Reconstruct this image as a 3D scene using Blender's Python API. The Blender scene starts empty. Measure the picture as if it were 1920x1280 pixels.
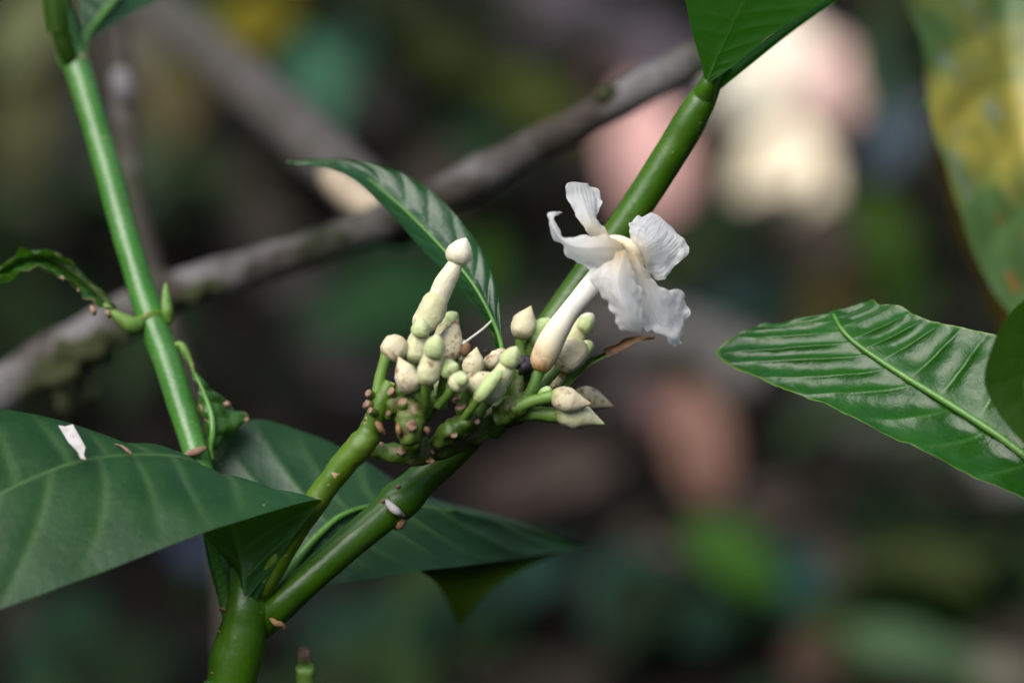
import bpy, math, random
import numpy as np
from mathutils import Vector, noise as mnoise
random.seed(7); np.random.seed(7)
R = math.radians
SC = bpy.context.scene
COL = SC.collection

# ------------------------------------------------------------------ camera, sky, sun, exposure
FOCUS = 0.82
PITCH = R(20)
CAM = np.array([0.0, 0.0, 0.95])
LENS = 105.0
cd = bpy.data.cameras.new("camera"); co = bpy.data.objects.new("camera", cd); COL.objects.link(co)
co.location = CAM; co.rotation_euler = (math.pi/2 - PITCH, 0, 0)
cd.lens = LENS; cd.sensor_width = 36; cd.sensor_fit = 'HORIZONTAL'
cd.clip_start = 0.02; cd.clip_end = 400
cd.dof.use_dof = True; cd.dof.focus_distance = FOCUS; cd.dof.aperture_fstop = 4.2
SC.camera = co

SUN_EL, SUN_AZ = R(56), R(226)      # azimuth clockwise from +Y
world = bpy.data.worlds.new("World"); SC.world = world; world.use_nodes = True
wn = world.node_tree
sky = wn.nodes.new('ShaderNodeTexSky'); sky.sky_type = 'NISHITA'; sky.sun_disc = False
sky.sun_elevation = SUN_EL; sky.sun_rotation = SUN_AZ
sky.air_density = 1.0; sky.dust_density = 4.0; sky.ozone_density = 1.0
bg = wn.nodes['Background']; bg.inputs['Strength'].default_value = 0.11
wn.links.new(sky.outputs[0], bg.inputs['Color'])
sl = bpy.data.lights.new("sun", 'SUN'); so = bpy.data.objects.new("sun", sl); COL.objects.link(so)
sl.energy = 1.5; sl.angle = R(55); sl.color = (0.96, 0.98, 1.0)
sdir = Vector((math.sin(SUN_AZ)*math.cos(SUN_EL), math.cos(SUN_AZ)*math.cos(SUN_EL), math.sin(SUN_EL)))
so.rotation_euler = sdir.to_track_quat('Z', 'Y').to_euler(); so.location = (0, -2, 6)
SC.view_settings.view_transform = 'Standard'; SC.view_settings.look = 'None'
SC.view_settings.gamma = 1.0; SC.view_settings.use_curve_mapping = False
SC.view_settings.exposure = 1.05
SC.render.engine = 'CYCLES'
SC.cycles.use_denoising = True
SC.cycles.max_bounces = 6

# ------------------------------------------------------------------ pixel <-> place
K = 36.0/1920.0/LENS
FW = np.array([0, math.cos(PITCH), -math.sin(PITCH)])
UP = np.array([0, math.sin(PITCH), math.cos(PITCH)])
RT = np.array([1.0, 0, 0])
def ray(px, py): return FW + RT*(px-960)*K + UP*(640-py)*K
def W(px, py, dz=0.0):                 # dz: metres behind the focused plane
    return CAM + ray(px, py)*(FOCUS+dz)
def D(px, py, d): return CAM + ray(px, py)*d
def gdepth(px, py, z=0.0):
    r = ray(px, py); return (z-CAM[2])/r[2]
def G(px, py, z=0.0): return D(px, py, gdepth(px, py, z))
PX = K*FOCUS                           # one photo pixel at the focused plane, metres

def lin(c):
    return tuple(((x/255)/12.92 if x/255 <= .04045 else ((x/255+.055)/1.055)**2.4) for x in c) + (1.0,)

# ------------------------------------------------------------------ curves and meshes
def crv(pts, n):
    p = np.array(pts, float)
    if len(p) == 2:
        t = np.linspace(0, 1, n)[:, None]; return p[0]*(1-t)+p[1]*t
    m = len(p)
    ext = np.vstack([2*p[0]-p[1], p, 2*p[-1]-p[-2]])
    out = np.empty((n, p.shape[1]))
    for i, s in enumerate(np.linspace(0, m-1, n)):
        k = min(int(s), m-2); f = s-k
        a, b, c, d = ext[k], ext[k+1], ext[k+2], ext[k+3]
        out[i] = .5*((2*b)+(-a+c)*f+(2*a-5*b+4*c-d)*f*f+(-a+3*b-3*c+d)*f**3)
    return out

class Mesh:
    def __init__(s): s.v = []; s.f = []; s.attr = {}
    def add(s, v, f, **attrs):
        o = len(s.v); s.v += [tuple(x) for x in v]; s.f += [tuple(i+o for i in q) for q in f]
        for k in set(list(s.attr)+list(attrs)):
            a = s.attr.setdefault(k, [0.0]*o)
            a += list(attrs.get(k, [0.0]*len(v)))
        return s

def nz(p, sc, seed=0.0):
    return mnoise.noise(Vector((p[0]*sc+seed, p[1]*sc-seed*1.7, p[2]*sc+seed*.3)))

def tube(P, rad, seg=14, bump=0.0, bscale=200.0, lobes=0, lobe_amp=0.0, twist=0.0, seed=0.0, mesh=None, cap=True):
    P = np.array(P, float); n = len(P); rad = np.array(rad, float)
    T = np.gradient(P, axis=0); T /= np.linalg.norm(T, axis=1)[:, None]+1e-12
    a = np.array([0, 0, 1.0]) if abs(T[0][2]) < .8 else np.array([1.0, 0, 0])
    u = np.cross(T[0], a); u /= np.linalg.norm(u)
    vs, t_attr = [], []
    for i in range(n):
        u = u - T[i]*np.dot(u, T[i]); u /= np.linalg.norm(u); w = np.cross(T[i], u)
        for j in range(seg):
            th = 2*math.pi*j/seg
            d = u*math.cos(th)+w*math.sin(th)
            q = rad[i]
            if lobes: q *= 1+lobe_amp*math.sin(lobes*th+twist*i/n)
            p = P[i]+d*q
            if bump: p = p + d*rad[i]*bump*(nz(p, bscale, seed)+.45*nz(p, bscale*2.6, seed+4))
            vs.append(p); t_attr.append(i/(n-1))
    fs = []
    for i in range(n-1):
        for j in range(seg):
            k = (j+1) % seg
            fs.append((i*seg+j, i*seg+k, (i+1)*seg+k, (i+1)*seg+j))
    if cap:
        vs += [P[0], P[-1]]; t_attr += [0.0, 1.0]; a0, a1 = len(vs)-2, len(vs)-1
        for j in range(seg):
            k = (j+1) % seg
            fs.append((k, j, a0)); fs.append(((n-1)*seg+j, (n-1)*seg+k, a1))
    m = mesh or Mesh(); m.add(vs, fs, t=t_attr); return m

def pxtube(pts, n=40, seg=16, tilt=0.0, yref=0.0, tiltx=0.0, xref=0.0, **kw):
    """pts: (px, py, dz, radius px)"""
    c = crv(pts, n); c[:, 2] += (yref-c[:, 1])*PX*tilt+(c[:, 0]-xref)*PX*tiltx
    P = [W(a[0], a[1], a[2]) for a in c]
    rad = [max(a[3], .3)*K*(FOCUS+a[2]) for a in c]
    return tube(P, rad, seg, **kw)

def grid_faces(nu, nv):
    return [(i*nv+j, i*nv+j+1, (i+1)*nv+j+1, (i+1)*nv+j) for i in range(nu-1) for j in range(nv-1)]

def sheet(L, M, Rr, nu=90, nv=41, fold=.5, nveins=10, sl=.9, sr=.9, quilt=0.0, wav=0.0, wsc=90.0,
          edge=0.0, esc=250.0, vein_w=.07, rib_w=3.0, seed=0.0, conv=None, flip=False, curl=0.0, tilt=0.0, yref=0.0, tiltx=0.0, xref=0.0):
    """a leaf or petal between its two margins and its midrib; guides run from base to tip"""
    conv = conv or W
    L, M, Rr = (crv(q, nu) for q in (L, M, Rr))
    if tilt or tiltx:
        for q in (L, M, Rr): q[:, 2] += (yref-q[:, 1])*PX*tilt+(q[:, 0]-xref)*PX*tiltx
    to = lambda q: np.array([conv(*a) for a in q])
    L, M, Rr = to(L), to(M), to(Rr)
    vv = np.linspace(-1, 1, nv)
    P = np.empty((nu, nv, 3))
    for j, v in enumerate(vv):
        t = abs(v); E = L if v < 0 else Rr
        ln = M*(1-t)+E*t
        qd = L*(v*(v-1)/2)+M*(1-v*v)+Rr*(v*(v+1)/2)
        P[:, j] = ln*(1-fold)+qd*fold
    Tu = np.gradient(P, axis=0); Tv = np.gradient(P, axis=1)
    N = np.cross(Tu, Tv); N /= np.linalg.norm(N, axis=2)[:, :, None]+1e-12
    if flip: N = -N
    uu = np.linspace(0, 1, nu)
    vein = np.zeros((nu, nv)); H = np.zeros((nu, nv)); EA = np.zeros((nu, nv))
    hw = np.stack([np.linalg.norm(L-M, axis=1), np.linalg.norm(Rr-M, axis=1)])
    for i, u in enumerate(uu):
        for j, v in enumerate(vv):
            t = abs(v); s = sl if v < 0 else sr
            w = u*nveins - s*(t**1.25) + .30*nz((u*nveins*.55, 3.1 if v < 0 else 7.7, seed), 1.0) + (.37 if v < 0 else 0)
            ft = w-math.floor(w); d = min(ft, 1-ft)
            q9 = min(1, t*3.2); env = q9*q9*(3-2*q9)*(1-t**5)
            H[i, j] = quilt*(math.sin(math.pi*ft)**.7)*env
            dm = t*(hw[0][i] if v < 0 else hw[1][i])/PX       # px from midrib
            rw = rib_w*(1.15-u)
            vein[i, j] = max(math.exp(-(dm/max(rw, .4))**2), .62*math.exp(-(d/vein_w)**2)*(1-t**3)) if nveins else math.exp(-(dm/max(rw, .4))**2)
            p = P[i, j]
            if wav: H[i, j] += wav*(nz(p, wsc, seed)+.5*nz(p, wsc*2.3, seed+9))*(.25+.75*t)
            if edge: H[i, j] += edge*nz(p, esc, seed+3)*t**3
            EA[i, j] = t
    P = P + N*H[:, :, None]
    if edge:                            # uneven outline too
        for i in range(nu):
            for j in (0, nv-1):
                d = P[i, j]-P[i, 1 if j == 0 else nv-2]
                P[i, j] += d*.9*nz(P[i, j], esc*1.6, seed+5)
    m = Mesh()
    m.add(P.reshape(-1, 3), grid_faces(nu, nv), vc=np.tile(vv, nu).tolist(), vein=vein.ravel().tolist(), edge=EA.ravel().tolist(),
          t=np.repeat(uu, nv).tolist())
    m.mid = P[:, nv//2]
    return m

def thing(name, label, cat, loc, group=None):
    o = bpy.data.objects.new(name, None); COL.objects.link(o); o.location = loc
    o.empty_display_size = .02
    o['label'] = label; o['category'] = cat
    if group: o['group'] = group
    return o
def obj(name, m, mat, parent=None, smooth=True, label=None):
    me = bpy.data.meshes.new(name)
    o0 = np.array(root_loc(parent)) if parent else np.zeros(3)
    me.from_pydata((np.array(m.v)-o0).tolist(), [], m.f); me.update()
    for k, a in m.attr.items():
        at = me.attributes.new(k, 'FLOAT', 'POINT'); at.data.foreach_set('value', a)
    if smooth: me.polygons.foreach_set('use_smooth', [True]*len(me.polygons))
    me.materials.append(mat)
    o = bpy.data.objects.new(name, me); COL.objects.link(o)
    if parent: o.parent = parent
    if label: o['label'] = label
    return o
def root_loc(p):
    while p.parent: p = p.parent
    return tuple(p.location)
def tag(o, label, cat, group=None):
    o['label'] = label; o['category'] = cat
    if group: o['group'] = group
def single(name, m, mat, label, cat, group=None):
    """a thing that is one mesh, origin at its first vertex"""
    v = np.array(m.v); base = v[v[:, 2].argmin()].copy()
    m.v = (v-base).tolist()
    o = obj(name, m, mat); o.location = base; tag(o, label, cat, group); return o

# ------------------------------------------------------------------ materials
class NT:
    def __init__(s, name):
        s.m = bpy.data.materials.new(name); s.m.use_nodes = True; s.t = s.m.node_tree
        s.p = s.t.nodes['Principled BSDF']; s.out = s.t.nodes['Material Output']
        s.co = s.n('ShaderNodeTexCoord').outputs['Object']
    def n(s, ty, **kw):
        x = s.t.nodes.new(ty)
        for k, v in kw.items(): setattr(x, k, v)
        return x
    def set(s, node, **kw):
        for k, v in kw.items():
            i = node.inputs[k.replace('_', ' ')]
            if hasattr(v, 'is_output') : s.t.links.new(v, i)
            else: i.default_value = v
        return node
    def noise(s, scale, detail=4, rough=.55, co=None, dist=0):
        x = s.n('ShaderNodeTexNoise'); s.set(x, Scale=scale, Detail=detail, Roughness=rough, Distortion=dist)
        s.t.links.new(co or s.co, x.inputs['Vector']); return x.outputs['Fac']
    def vor(s, scale, rnd=1.0):
        nt = s.n('ShaderNodeTexNoise'); s.set(nt, Scale=scale*1.7, Detail=3.0); s.t.links.new(s.co, nt.inputs['Vector'])
        vm = s.n('ShaderNodeVectorMath', operation='MULTIPLY_ADD'); s.t.links.new(nt.outputs['Color'], vm.inputs[0]); vm.inputs[1].default_value = (.9/scale,)*3; s.t.links.new(s.co, vm.inputs[2])
        x = s.n('ShaderNodeTexVoronoi'); s.set(x, Scale=scale, Randomness=rnd); s.t.links.new(vm.outputs[0], x.inputs['Vector'])
        return x.outputs['Distance']
    def attr(s, name): return s.n('ShaderNodeAttribute', attribute_name=name).outputs['Fac']
    def ramp(s, fac, stops, interp='LINEAR'):
        x = s.n('ShaderNodeValToRGB'); s.t.links.new(fac, x.inputs[0]); cr = x.color_ramp; cr.interpolation = interp
        while len(cr.elements) < len(stops): cr.elements.new(.5)
        for e, (p, c) in zip(cr.elements, stops):
            e.position = p; e.color = c if len(c) == 4 else (*c, 1)
        return x.outputs[0]
    def rng(s, fac, a, b, c=0.0, d=1.0):
        x = s.n('ShaderNodeMapRange'); s.set(x, From_Min=a, From_Max=b, To_Min=c, To_Max=d); s.t.links.new(fac, x.inputs[0]); return x.outputs[0]
    def mix(s, fac, a, b, mode='MIX'):
        x = s.n('ShaderNodeMix', data_type='RGBA', blend_type=mode)
        for i, v in ((0, fac), (6, a), (7, b)):
            if hasattr(v, 'is_output'): s.t.links.new(v, x.inputs[i])
            else: x.inputs[i].default_value = v
        return x.outputs[2]
    def math(s, op, a, b=0.5):
        x = s.n('ShaderNodeMath', operation=op)
        for i, v in enumerate((a, b)):
            if hasattr(v, 'is_output'): s.t.links.new(v, x.inputs[i])
            else: x.inputs[i].default_value = v
        return x.outputs[0]
    def col(s, c): s.set(s.p, Base_Color=c)
    def bump(s, h, strength=.3, dist=.0005):
        x = s.n('ShaderNodeBump'); s.set(x, Strength=strength, Distance=dist); s.t.links.new(h, x.inputs['Height'])
        s.t.links.new(x.outputs[0], s.p.inputs['Normal']); return x
    def pr(s, rough=.5, spec=.5, sss=0.0, sr=(.002, .0012, .0006), coat=0.0):
        s.p.inputs['Roughness'].default_value = rough; s.p.inputs['Specular IOR Level'].default_value = spec
        if sss:
            s.p.inputs['Subsurface Weight'].default_value = sss; s.p.inputs['Subsurface Radius'].default_value = sr
            s.p.inputs['Subsurface Scale'].default_value = 1.0
        s.p.inputs['Coat Weight'].default_value = coat; s.p.inputs['Coat Roughness'].default_value = .25
    def translucent(s, color, fac):
        tr = s.n('ShaderNodeBsdfTranslucent'); s.set(tr, Color=color)
        mx = s.n('ShaderNodeMixShader')
        if hasattr(fac, 'is_output'): s.t.links.new(fac, mx.inputs[0])
        else: mx.inputs[0].default_value = fac
        s.t.links.new(s.p.outputs[0], mx.inputs[1]); s.t.links.new(tr.outputs[0], mx.inputs[2])
        s.t.links.new(mx.outputs[0], s.out.inputs['Surface'])

def leaf_mat(name, dark, light, vein, rough=.35, spec=.5, tr=(.08, .25, .01, 1), trf=.2, spots=None, rim=None, bumpy=.25):
    t = NT(name); dark, light, vein = (tuple(x*.66 for x in c[:3])+(1,) for c in (dark, light, vein))
    c = t.mix(t.rng(t.noise(60, 5), .3, .7), dark, light)
    c = t.mix(t.rng(t.noise(700, 3), .45, .75, 0, .35), c, light)
    c = t.mix(t.attr('vein'), c, vein)
    if rim: c = t.mix(t.rng(t.attr('edge'), .965, 1.0, 0, .8), c, rim)
    sp = t.rng(t.vor(260), .10, .05); sp = t.math('MULTIPLY', sp, t.rng(t.noise(45, 2), .58, .66))
    c = t.mix(sp, c, spots or (.25, .2, .1, 1))
    t.col(c); t.pr(rough, spec)
    t.set(t.p, Roughness=t.rng(t.noise(120, 4), .3, .7, rough-.06, rough+.12))
    ve = t.n('ShaderNodeTexVoronoi', feature='DISTANCE_TO_EDGE'); t.set(ve, Scale=380.0); t.t.links.new(t.co, ve.inputs['Vector'])
    net = t.rng(ve.outputs['Distance'], .10, .0)
    c = t.mix(t.math('MULTIPLY', net, .10), c, vein); c = t.mix(t.rng(t.noise(28, 5, .65), .56, .74, 0, .3), c, tuple(x*1.5+.012 for x in light[:3])+(1,)); t.col(c)
    t.bump(t.math('SUBTRACT', t.math('ADD', t.math('ADD', t.noise(450, 4), t.math('MULTIPLY', t.noise(150, 3), 1.3)), t.math('MULTIPLY', t.attr('vein'), .6)), t.math('MULTIPLY', net, .09)), bumpy+.05, .0006)
    t.translucent(tr, trf)
    return t.m

def stem_mat(name, dark, light, fleck=(.42, .3, .16, 1), amount=.6, rough=.38, streak=0.0):
    t = NT(name); dark, light = (tuple(x*.82 for x in c[:3])+(1,) for c in (dark, light))
    c = t.mix(t.rng(t.noise(70, 5), .3, .7), dark, light)
    c = t.mix(t.rng(t.noise(900, 2), .5, .8, 0, .3), c, light)
    c = t.mix(t.rng(t.noise(38, 5, .6), .52, .72, 0, .28), c, (.11, .145, .05, 1))
    sp = t.math('MULTIPLY', t.rng(t.vor(330), .26, .18), t.rng(t.noise(160, 2), amount, amount+.06))
    if 'knobbly' in name: sp = t.math('MAXIMUM', sp, t.math('MULTIPLY', t.rng(t.noise(240, 5, .6), .52, .62), .8))
    c = t.mix(sp, c, fleck)
    if streak:
        s2 = t.math('MULTIPLY', t.rng(t.noise(1300, 2), .48, .62, 0, streak), t.rng(t.noise(60, 2), .35, .6))
        c = t.mix(s2, c, (.45, .5, .38, 1))
    t.col(c); t.pr(rough, .42, .25, (.0012, .0025, .0003))
    t.bump(t.math('ADD', t.noise(500, 5), t.math('MULTIPLY', sp, 1.5)), .35, .0005)
    return t.m

def plain(name, a, b, scale=150, rough=.7, sss=0.0, bump=.4, spec=.3, bd=.0006):
    t = NT(name); t.col(t.mix(t.rng(t.noise(scale, 6), .3, .7), a, b)); t.pr(rough, spec, sss)
    t.bump(t.noise(scale*3, 6), bump, bd); return t.m

def bud_mat(name, base, mid, tip, brown=.5, dots=.52):
    t = NT(name)
    rnd = t.n('ShaderNodeObjectInfo').outputs['Random']
    c = t.ramp(t.attr('t'), [(0, base), (.22, mid), (.72, mid), (1, tip)])
    c = t.mix(t.rng(t.noise(130, 4), .35, .75, 0, .35), c, (.46, .40, .20, 1))
    pk = t.math('MULTIPLY', t.rng(t.noise(90, 3), .5, .7, 0, .35), rnd); c = t.mix(pk, c, (.52, .36, .26, 1))
    bs = t.math('MULTIPLY', t.rng(t.noise(520, 5, .65), .50, .60), t.rng(t.noise(120, 2), brown, brown+.07))
    c = t.mix(t.math('MULTIPLY', bs, .85), c, (.19, .08, .025, 1))
    ends = t.math('MULTIPLY', t.rng(t.attr('t'), .16, .02), t.rng(t.noise(300, 3), .4, .6)); c = t.mix(t.math('MULTIPLY', ends, 1.1-brown), c, (.20, .10, .035, 1))
    tipb = t.math('MULTIPLY', t.rng(t.attr('t'), .93, 1.0), 1.05-brown); c = t.mix(tipb, c, (.22, .11, .04, 1))
    sp = t.math('MULTIPLY', t.rng(t.vor(430), .18, .10), t.rng(t.noise(150, 1), dots, dots+.08)); c = t.mix(sp, c, (.16, .07, .025, 1))
    t.col(c); t.pr(.55, .35, .35, (.0022, .0014, .0007))
    t.set(t.p, Sheen_Weight=.25, Sheen_Roughness=.4)
    t.bump(t.math('ADD', t.noise(1500, 4), t.math('MULTIPLY', t.noise(260, 4), 2.0)), .45, .0005); return t.m

MAT = {}
def mk():
    M = MAT
    M['stem'] = stem_mat('green_stem', (.024, .082, .002, 1), (.055, .145, .003, 1), amount=.70, rough=.33)
    M['stem_flecked'] = stem_mat('flecked_green_peduncle', (.055, .13, .003, 1), (.10, .19, .006, 1), amount=.5, rough=.45)
    M['stem_knobbly'] = stem_mat('knobbly_green', (.035, .085, .004, 1), (.085, .15, .010, 1), fleck=(.13, .08, .04, 1), amount=.40, rough=.5)
    M['stem_pale'] = stem_mat('pale_green_stem', (.035, .16, .014, 1), (.06, .21, .03, 1), amount=.7, rough=.20, streak=.14)
    M['pedicel'] = stem_mat('pedicel_green', (.09, .20, .025, 1), (.17, .30, .05, 1), amount=.6, rough=.5)
    M['leaf_front'] = leaf_mat('front_leaf', (.013, .07, .014, 1), (.024, .10, .022, 1), (.10, .21, .06, 1), .40, .32, tr=(.14, .30, .008, 1), trf=.32)
    M['leaf_back'] = leaf_mat('back_leaf', (.013, .065, .018, 1), (.024, .09, .024, 1), (.08, .19, .05, 1), .42, .4)
    M['leaf_right'] = leaf_mat('glossy_leaf', (.011, .085, .003, 1), (.022, .13, .006, 1), (.05, .18, .018, 1), .27, .38, rim=(.16, .26, .04, 1))
    M['leaf_slim'] = leaf_mat('slim_leaf', (.010, .065, .014, 1), (.02, .09, .02, 1), (.04, .13, .035, 1), .20, .42)
    M['leaf_under'] = leaf_mat('leaf_underside', (.03, .13, .006, 1), (.04, .16, .008, 1), (.05, .17, .012, 1), .55, .3, tr=(.08, .42, .006, 1), trf=.5)
    M['leaf_olive'] = leaf_mat('olive_leaf', (.035, .10, .006, 1), (.05, .13, .008, 1), (.07, .15, .012, 1), .5, .3, tr=(.10, .28, .01, 1), trf=.35)
    M['leaf_rimmed'] = leaf_mat('rimmed_leaf', (.03, .12, .01, 1), (.05, .16, .015, 1), (.10, .2, .02, 1), .35, .5, rim=(.42, .22, .08, 1))
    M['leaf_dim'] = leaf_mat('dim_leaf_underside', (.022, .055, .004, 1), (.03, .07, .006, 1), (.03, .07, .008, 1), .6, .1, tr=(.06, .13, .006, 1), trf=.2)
    M['lichen'] = plain('lichen_spot', (.13, .125, .13, 1), (.22, .21, .22, 1), 200, .85)
    M['midrib'] = plain('midrib_green', (.06, .17, .02, 1), (.09, .22, .035, 1), 200, .4, spec=.5)
    M['cream'] = bud_mat('cream_bud', (.24, .28, .08, 1), (.60, .55, .37, 1), (.56, .46, .27, 1), .48, .54)
    M['cream_green'] = bud_mat('cream_green_bud', (.24, .32, .10, 1), (.55, .56, .33, 1), (.46, .55, .26, 1), .60, .56)
    M['cap'] = bud_mat('green_cap', (.36, .42, .17, 1), (.44, .53, .25, 1), (.52, .60, .34, 1), .75, .9)
    M['tall'] = bud_mat('ivory_bud', (.50, .50, .28, 1), (.68, .66, .50, 1), (.74, .71, .58, 1), .8, .9)
    M['slim_green'] = bud_mat('slim_green_bud', (.28, .40, .12, 1), (.40, .55, .22, 1), (.42, .58, .26, 1), .8, .9)
    M['brown_dry'] = plain('dry_brown', (.10, .05, .025, 1), (.32, .19, .09, 1), 260, .8)
    M['black_dry'] = plain('dark_dry', (.012, .010, .012, 1), (.04, .03, .035, 1), 260, .55)
    M['scar'] = plain('tan_scar', (.10, .06, .035, 1), (.34, .22, .15, 1), 420, .85, bump=.9)
    M['flake'] = plain('pale_flake', (.34, .31, .29, 1), (.54, .51, .49, 1), 300, .75)
    M['thread'] = plain('pale_thread', (.5, .48, .4, 1), (.62, .6, .52, 1), 300, .6)
    # petals
    t = NT('white_petal')
    yel = t.rng(t.attr('t'), .02, .42, 1, 0)
    c = t.mix(t.rng(t.noise(90, 4), .3, .7), (.87, .86, .83, 1), (.91, .905, .89, 1))
    c = t.mix(t.math('POWER', yel, 1.6), c, (.78, .58, .26, 1))
    br = t.math('MULTIPLY', t.rng(t.attr('edge'), .93, 1.0), t.rng(t.noise(170, 4), .55, .7)); c = t.mix(t.math('MULTIPLY', br, .75), c, (.35, .22, .09, 1))
    sp = t.math('MULTIPLY', t.rng(t.vor(200), .05, .03), t.rng(t.noise(70, 1), .55, .6)); c = t.mix(sp, c, (.3, .2, .1, 1))
    t.col(c); t.pr(.6, .25)
    cx = t.n('ShaderNodeCombineXYZ'); t.t.links.new(t.math('MULTIPLY', t.attr('vc'), 9.0), cx.inputs[0]); t.t.links.new(t.math('MULTIPLY', t.attr('t'), 2.2), cx.inputs[1])
    streak = t.noise(1.0, 5, .65, co=cx.outputs[0], dist=.5)
    c = t.mix(t.rng(streak, .5, .75, 0, .22), c, (.66, .68, .66, 1)); t.col(c)
    t.bump(t.math('ADD', t.noise(260, 5, .55), t.math('MULTIPLY', streak, 2.0)), .7, .0008)
    t.translucent((.90, .90, .88, 1), .5); M['petal'] = t.m
    M['throat'] = plain('flower_throat', (.70, .58, .36, 1), (.80, .72, .52, 1), 260, .55, sss=.2)
    t = NT('corolla_tube')
    c = t.ramp(t.attr('t'), [(0, (.24, .12, .045, 1)), (.07, (.44, .29, .13, 1)), (.24, (.62, .56, .38, 1)), (.5, (.74, .72, .64, 1)), (1, (.78, .77, .72, 1))])
    scurf = t.math('MULTIPLY', t.rng(t.noise(450, 5), .45, .6), t.rng(t.attr('t'), .26, .04)); c = t.mix(scurf, c, (.28, .12, .035, 1))
    t.col(c); t.pr(.5, .35, .35, (.0025, .0018, .001)); t.bump(t.noise(300, 4), .2, .0006); M['tube'] = t.m
    # bark
    def bark(name, a, b, pale, moss, mossamt, sc=60, palem=(.5, .62)):
        t = NT(name)
        c = t.mix(t.rng(t.noise(sc, 6, .65), .3, .7), a, b)
        c = t.mix(t.rng(t.noise(sc*.55, 3), *palem), c, pale)
        c = t.mix(t.rng(t.noise(sc*.35, 4), 1-mossamt-.05, 1-mossamt+.08), c, moss)
        t.col(c); t.pr(.85, .25); t.bump(t.noise(sc*4, 6, .7), .8, .003); return t.m
    M['bark'] = bark('grey_bark', (.032, .026, .019, 1), (.066, .056, .045, 1), (.175, .165, .162, 1), (.022, .025, .009, 1), .45, palem=(.47, .60))
    M['bark_side'] = bark('weathered_bark', (.06, .053, .045, 1), (.085, .078, .068, 1), (.10, .09, .08, 1), (.05, .05, .03, 1), .35)
    M['bark_dark'] = bark('dark_bark', (.045, .038, .03, 1), (.08, .07, .055, 1), (.14, .125, .11, 1), (.04, .05, .02, 1), .4)
    M['log'] = bark('pale_log_bark', (.085, .078, .075, 1), (.12, .11, .105, 1), (.15, .14, .135, 1), (.08, .075, .05, 1), .35, 20)
    M['mauve_log'] = bark('mauve_log_bark', (.045, .036, .042, 1), (.066, .054, .063, 1), (.08, .066, .078, 1), (.05, .05, .03, 1), .35, 20)
    M['wood'] = plain('bare_wood', (.36, .29, .19, 1), (.46, .38, .27, 1), 90, .7)  # cream for the painted lit end of the side limb
    M['moss'] = plain('moss', (.02, .026, .008, 1), (.045, .05, .018, 1), 300, .95)
mk()
_live = {}
def live(c, rough=.45, tr=.25):
    key = (c, rough)
    if key not in _live:
        mx = max(lin(c)[:3]); a = tuple(mx*.62*(x/mx)**1.35 for x in lin(c)[:3]); b = tuple(min(1, x*1.25) for x in a[:3])+(1,); d = tuple(x*.8 for x in a[:3])+(1,)
        _live[key] = leaf_mat('leaf_%02x%02x%02x' % c, d, b, tuple(min(1, x*1.6+.01) for x in a[:3])+(1,), rough+.15, .12, tr=b, trf=tr)
    return _live[key]
def dead(c):
    key = ('d', c)
    if key not in _live:
        a = tuple(x*(.85 if max(c) > 238 else .68 if max(c) > 180 else .5) for x in lin(c)[:3]); _live[key] = plain('dead_leaf_%02x%02x%02x' % c, tuple(x*.8 for x in a[:3])+(1,), tuple(min(1, x*1.2) for x in a[:3])+(1,), 40, .75)  # paler tiers put sunlight into the cream and pink leaf colours
    return _live[key]

# ------------------------------------------------------------------ the setting: forest floor
def ground_h(x, y): return .018*nz((x, y, 0), 1.3)+.010*nz((x, y, 0), 5.1, 3)
def build_ground():
    m = Mesh()
    xs = np.concatenate([-np.geomspace(80, 3.2, 12), np.linspace(-3, 3, 121), np.geomspace(3.2, 80, 12)])
    ys = np.concatenate([-np.geomspace(80, 1.2, 12), np.linspace(-1, 7, 161), np.geomspace(7.2, 120, 14)])
    vs = [(x, y, ground_h(x, y) if abs(x) <= 3.1 and -1.1 <= y <= 7.1 else 0.0) for x in xs for y in ys]
    m.add(vs, grid_faces(len(xs), len(ys)))
    t = NT('forest_soil')
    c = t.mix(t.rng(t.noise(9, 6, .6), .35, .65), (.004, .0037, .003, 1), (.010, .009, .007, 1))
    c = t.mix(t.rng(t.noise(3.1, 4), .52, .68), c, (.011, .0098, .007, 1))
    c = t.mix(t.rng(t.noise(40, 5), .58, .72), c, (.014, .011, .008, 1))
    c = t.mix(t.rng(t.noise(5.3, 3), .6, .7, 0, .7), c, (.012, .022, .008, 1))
    t.col(c); t.pr(.95, .05); t.bump(t.noise(60, 6, .7), .8, .02)
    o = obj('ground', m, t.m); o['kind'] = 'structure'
build_ground()

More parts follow.
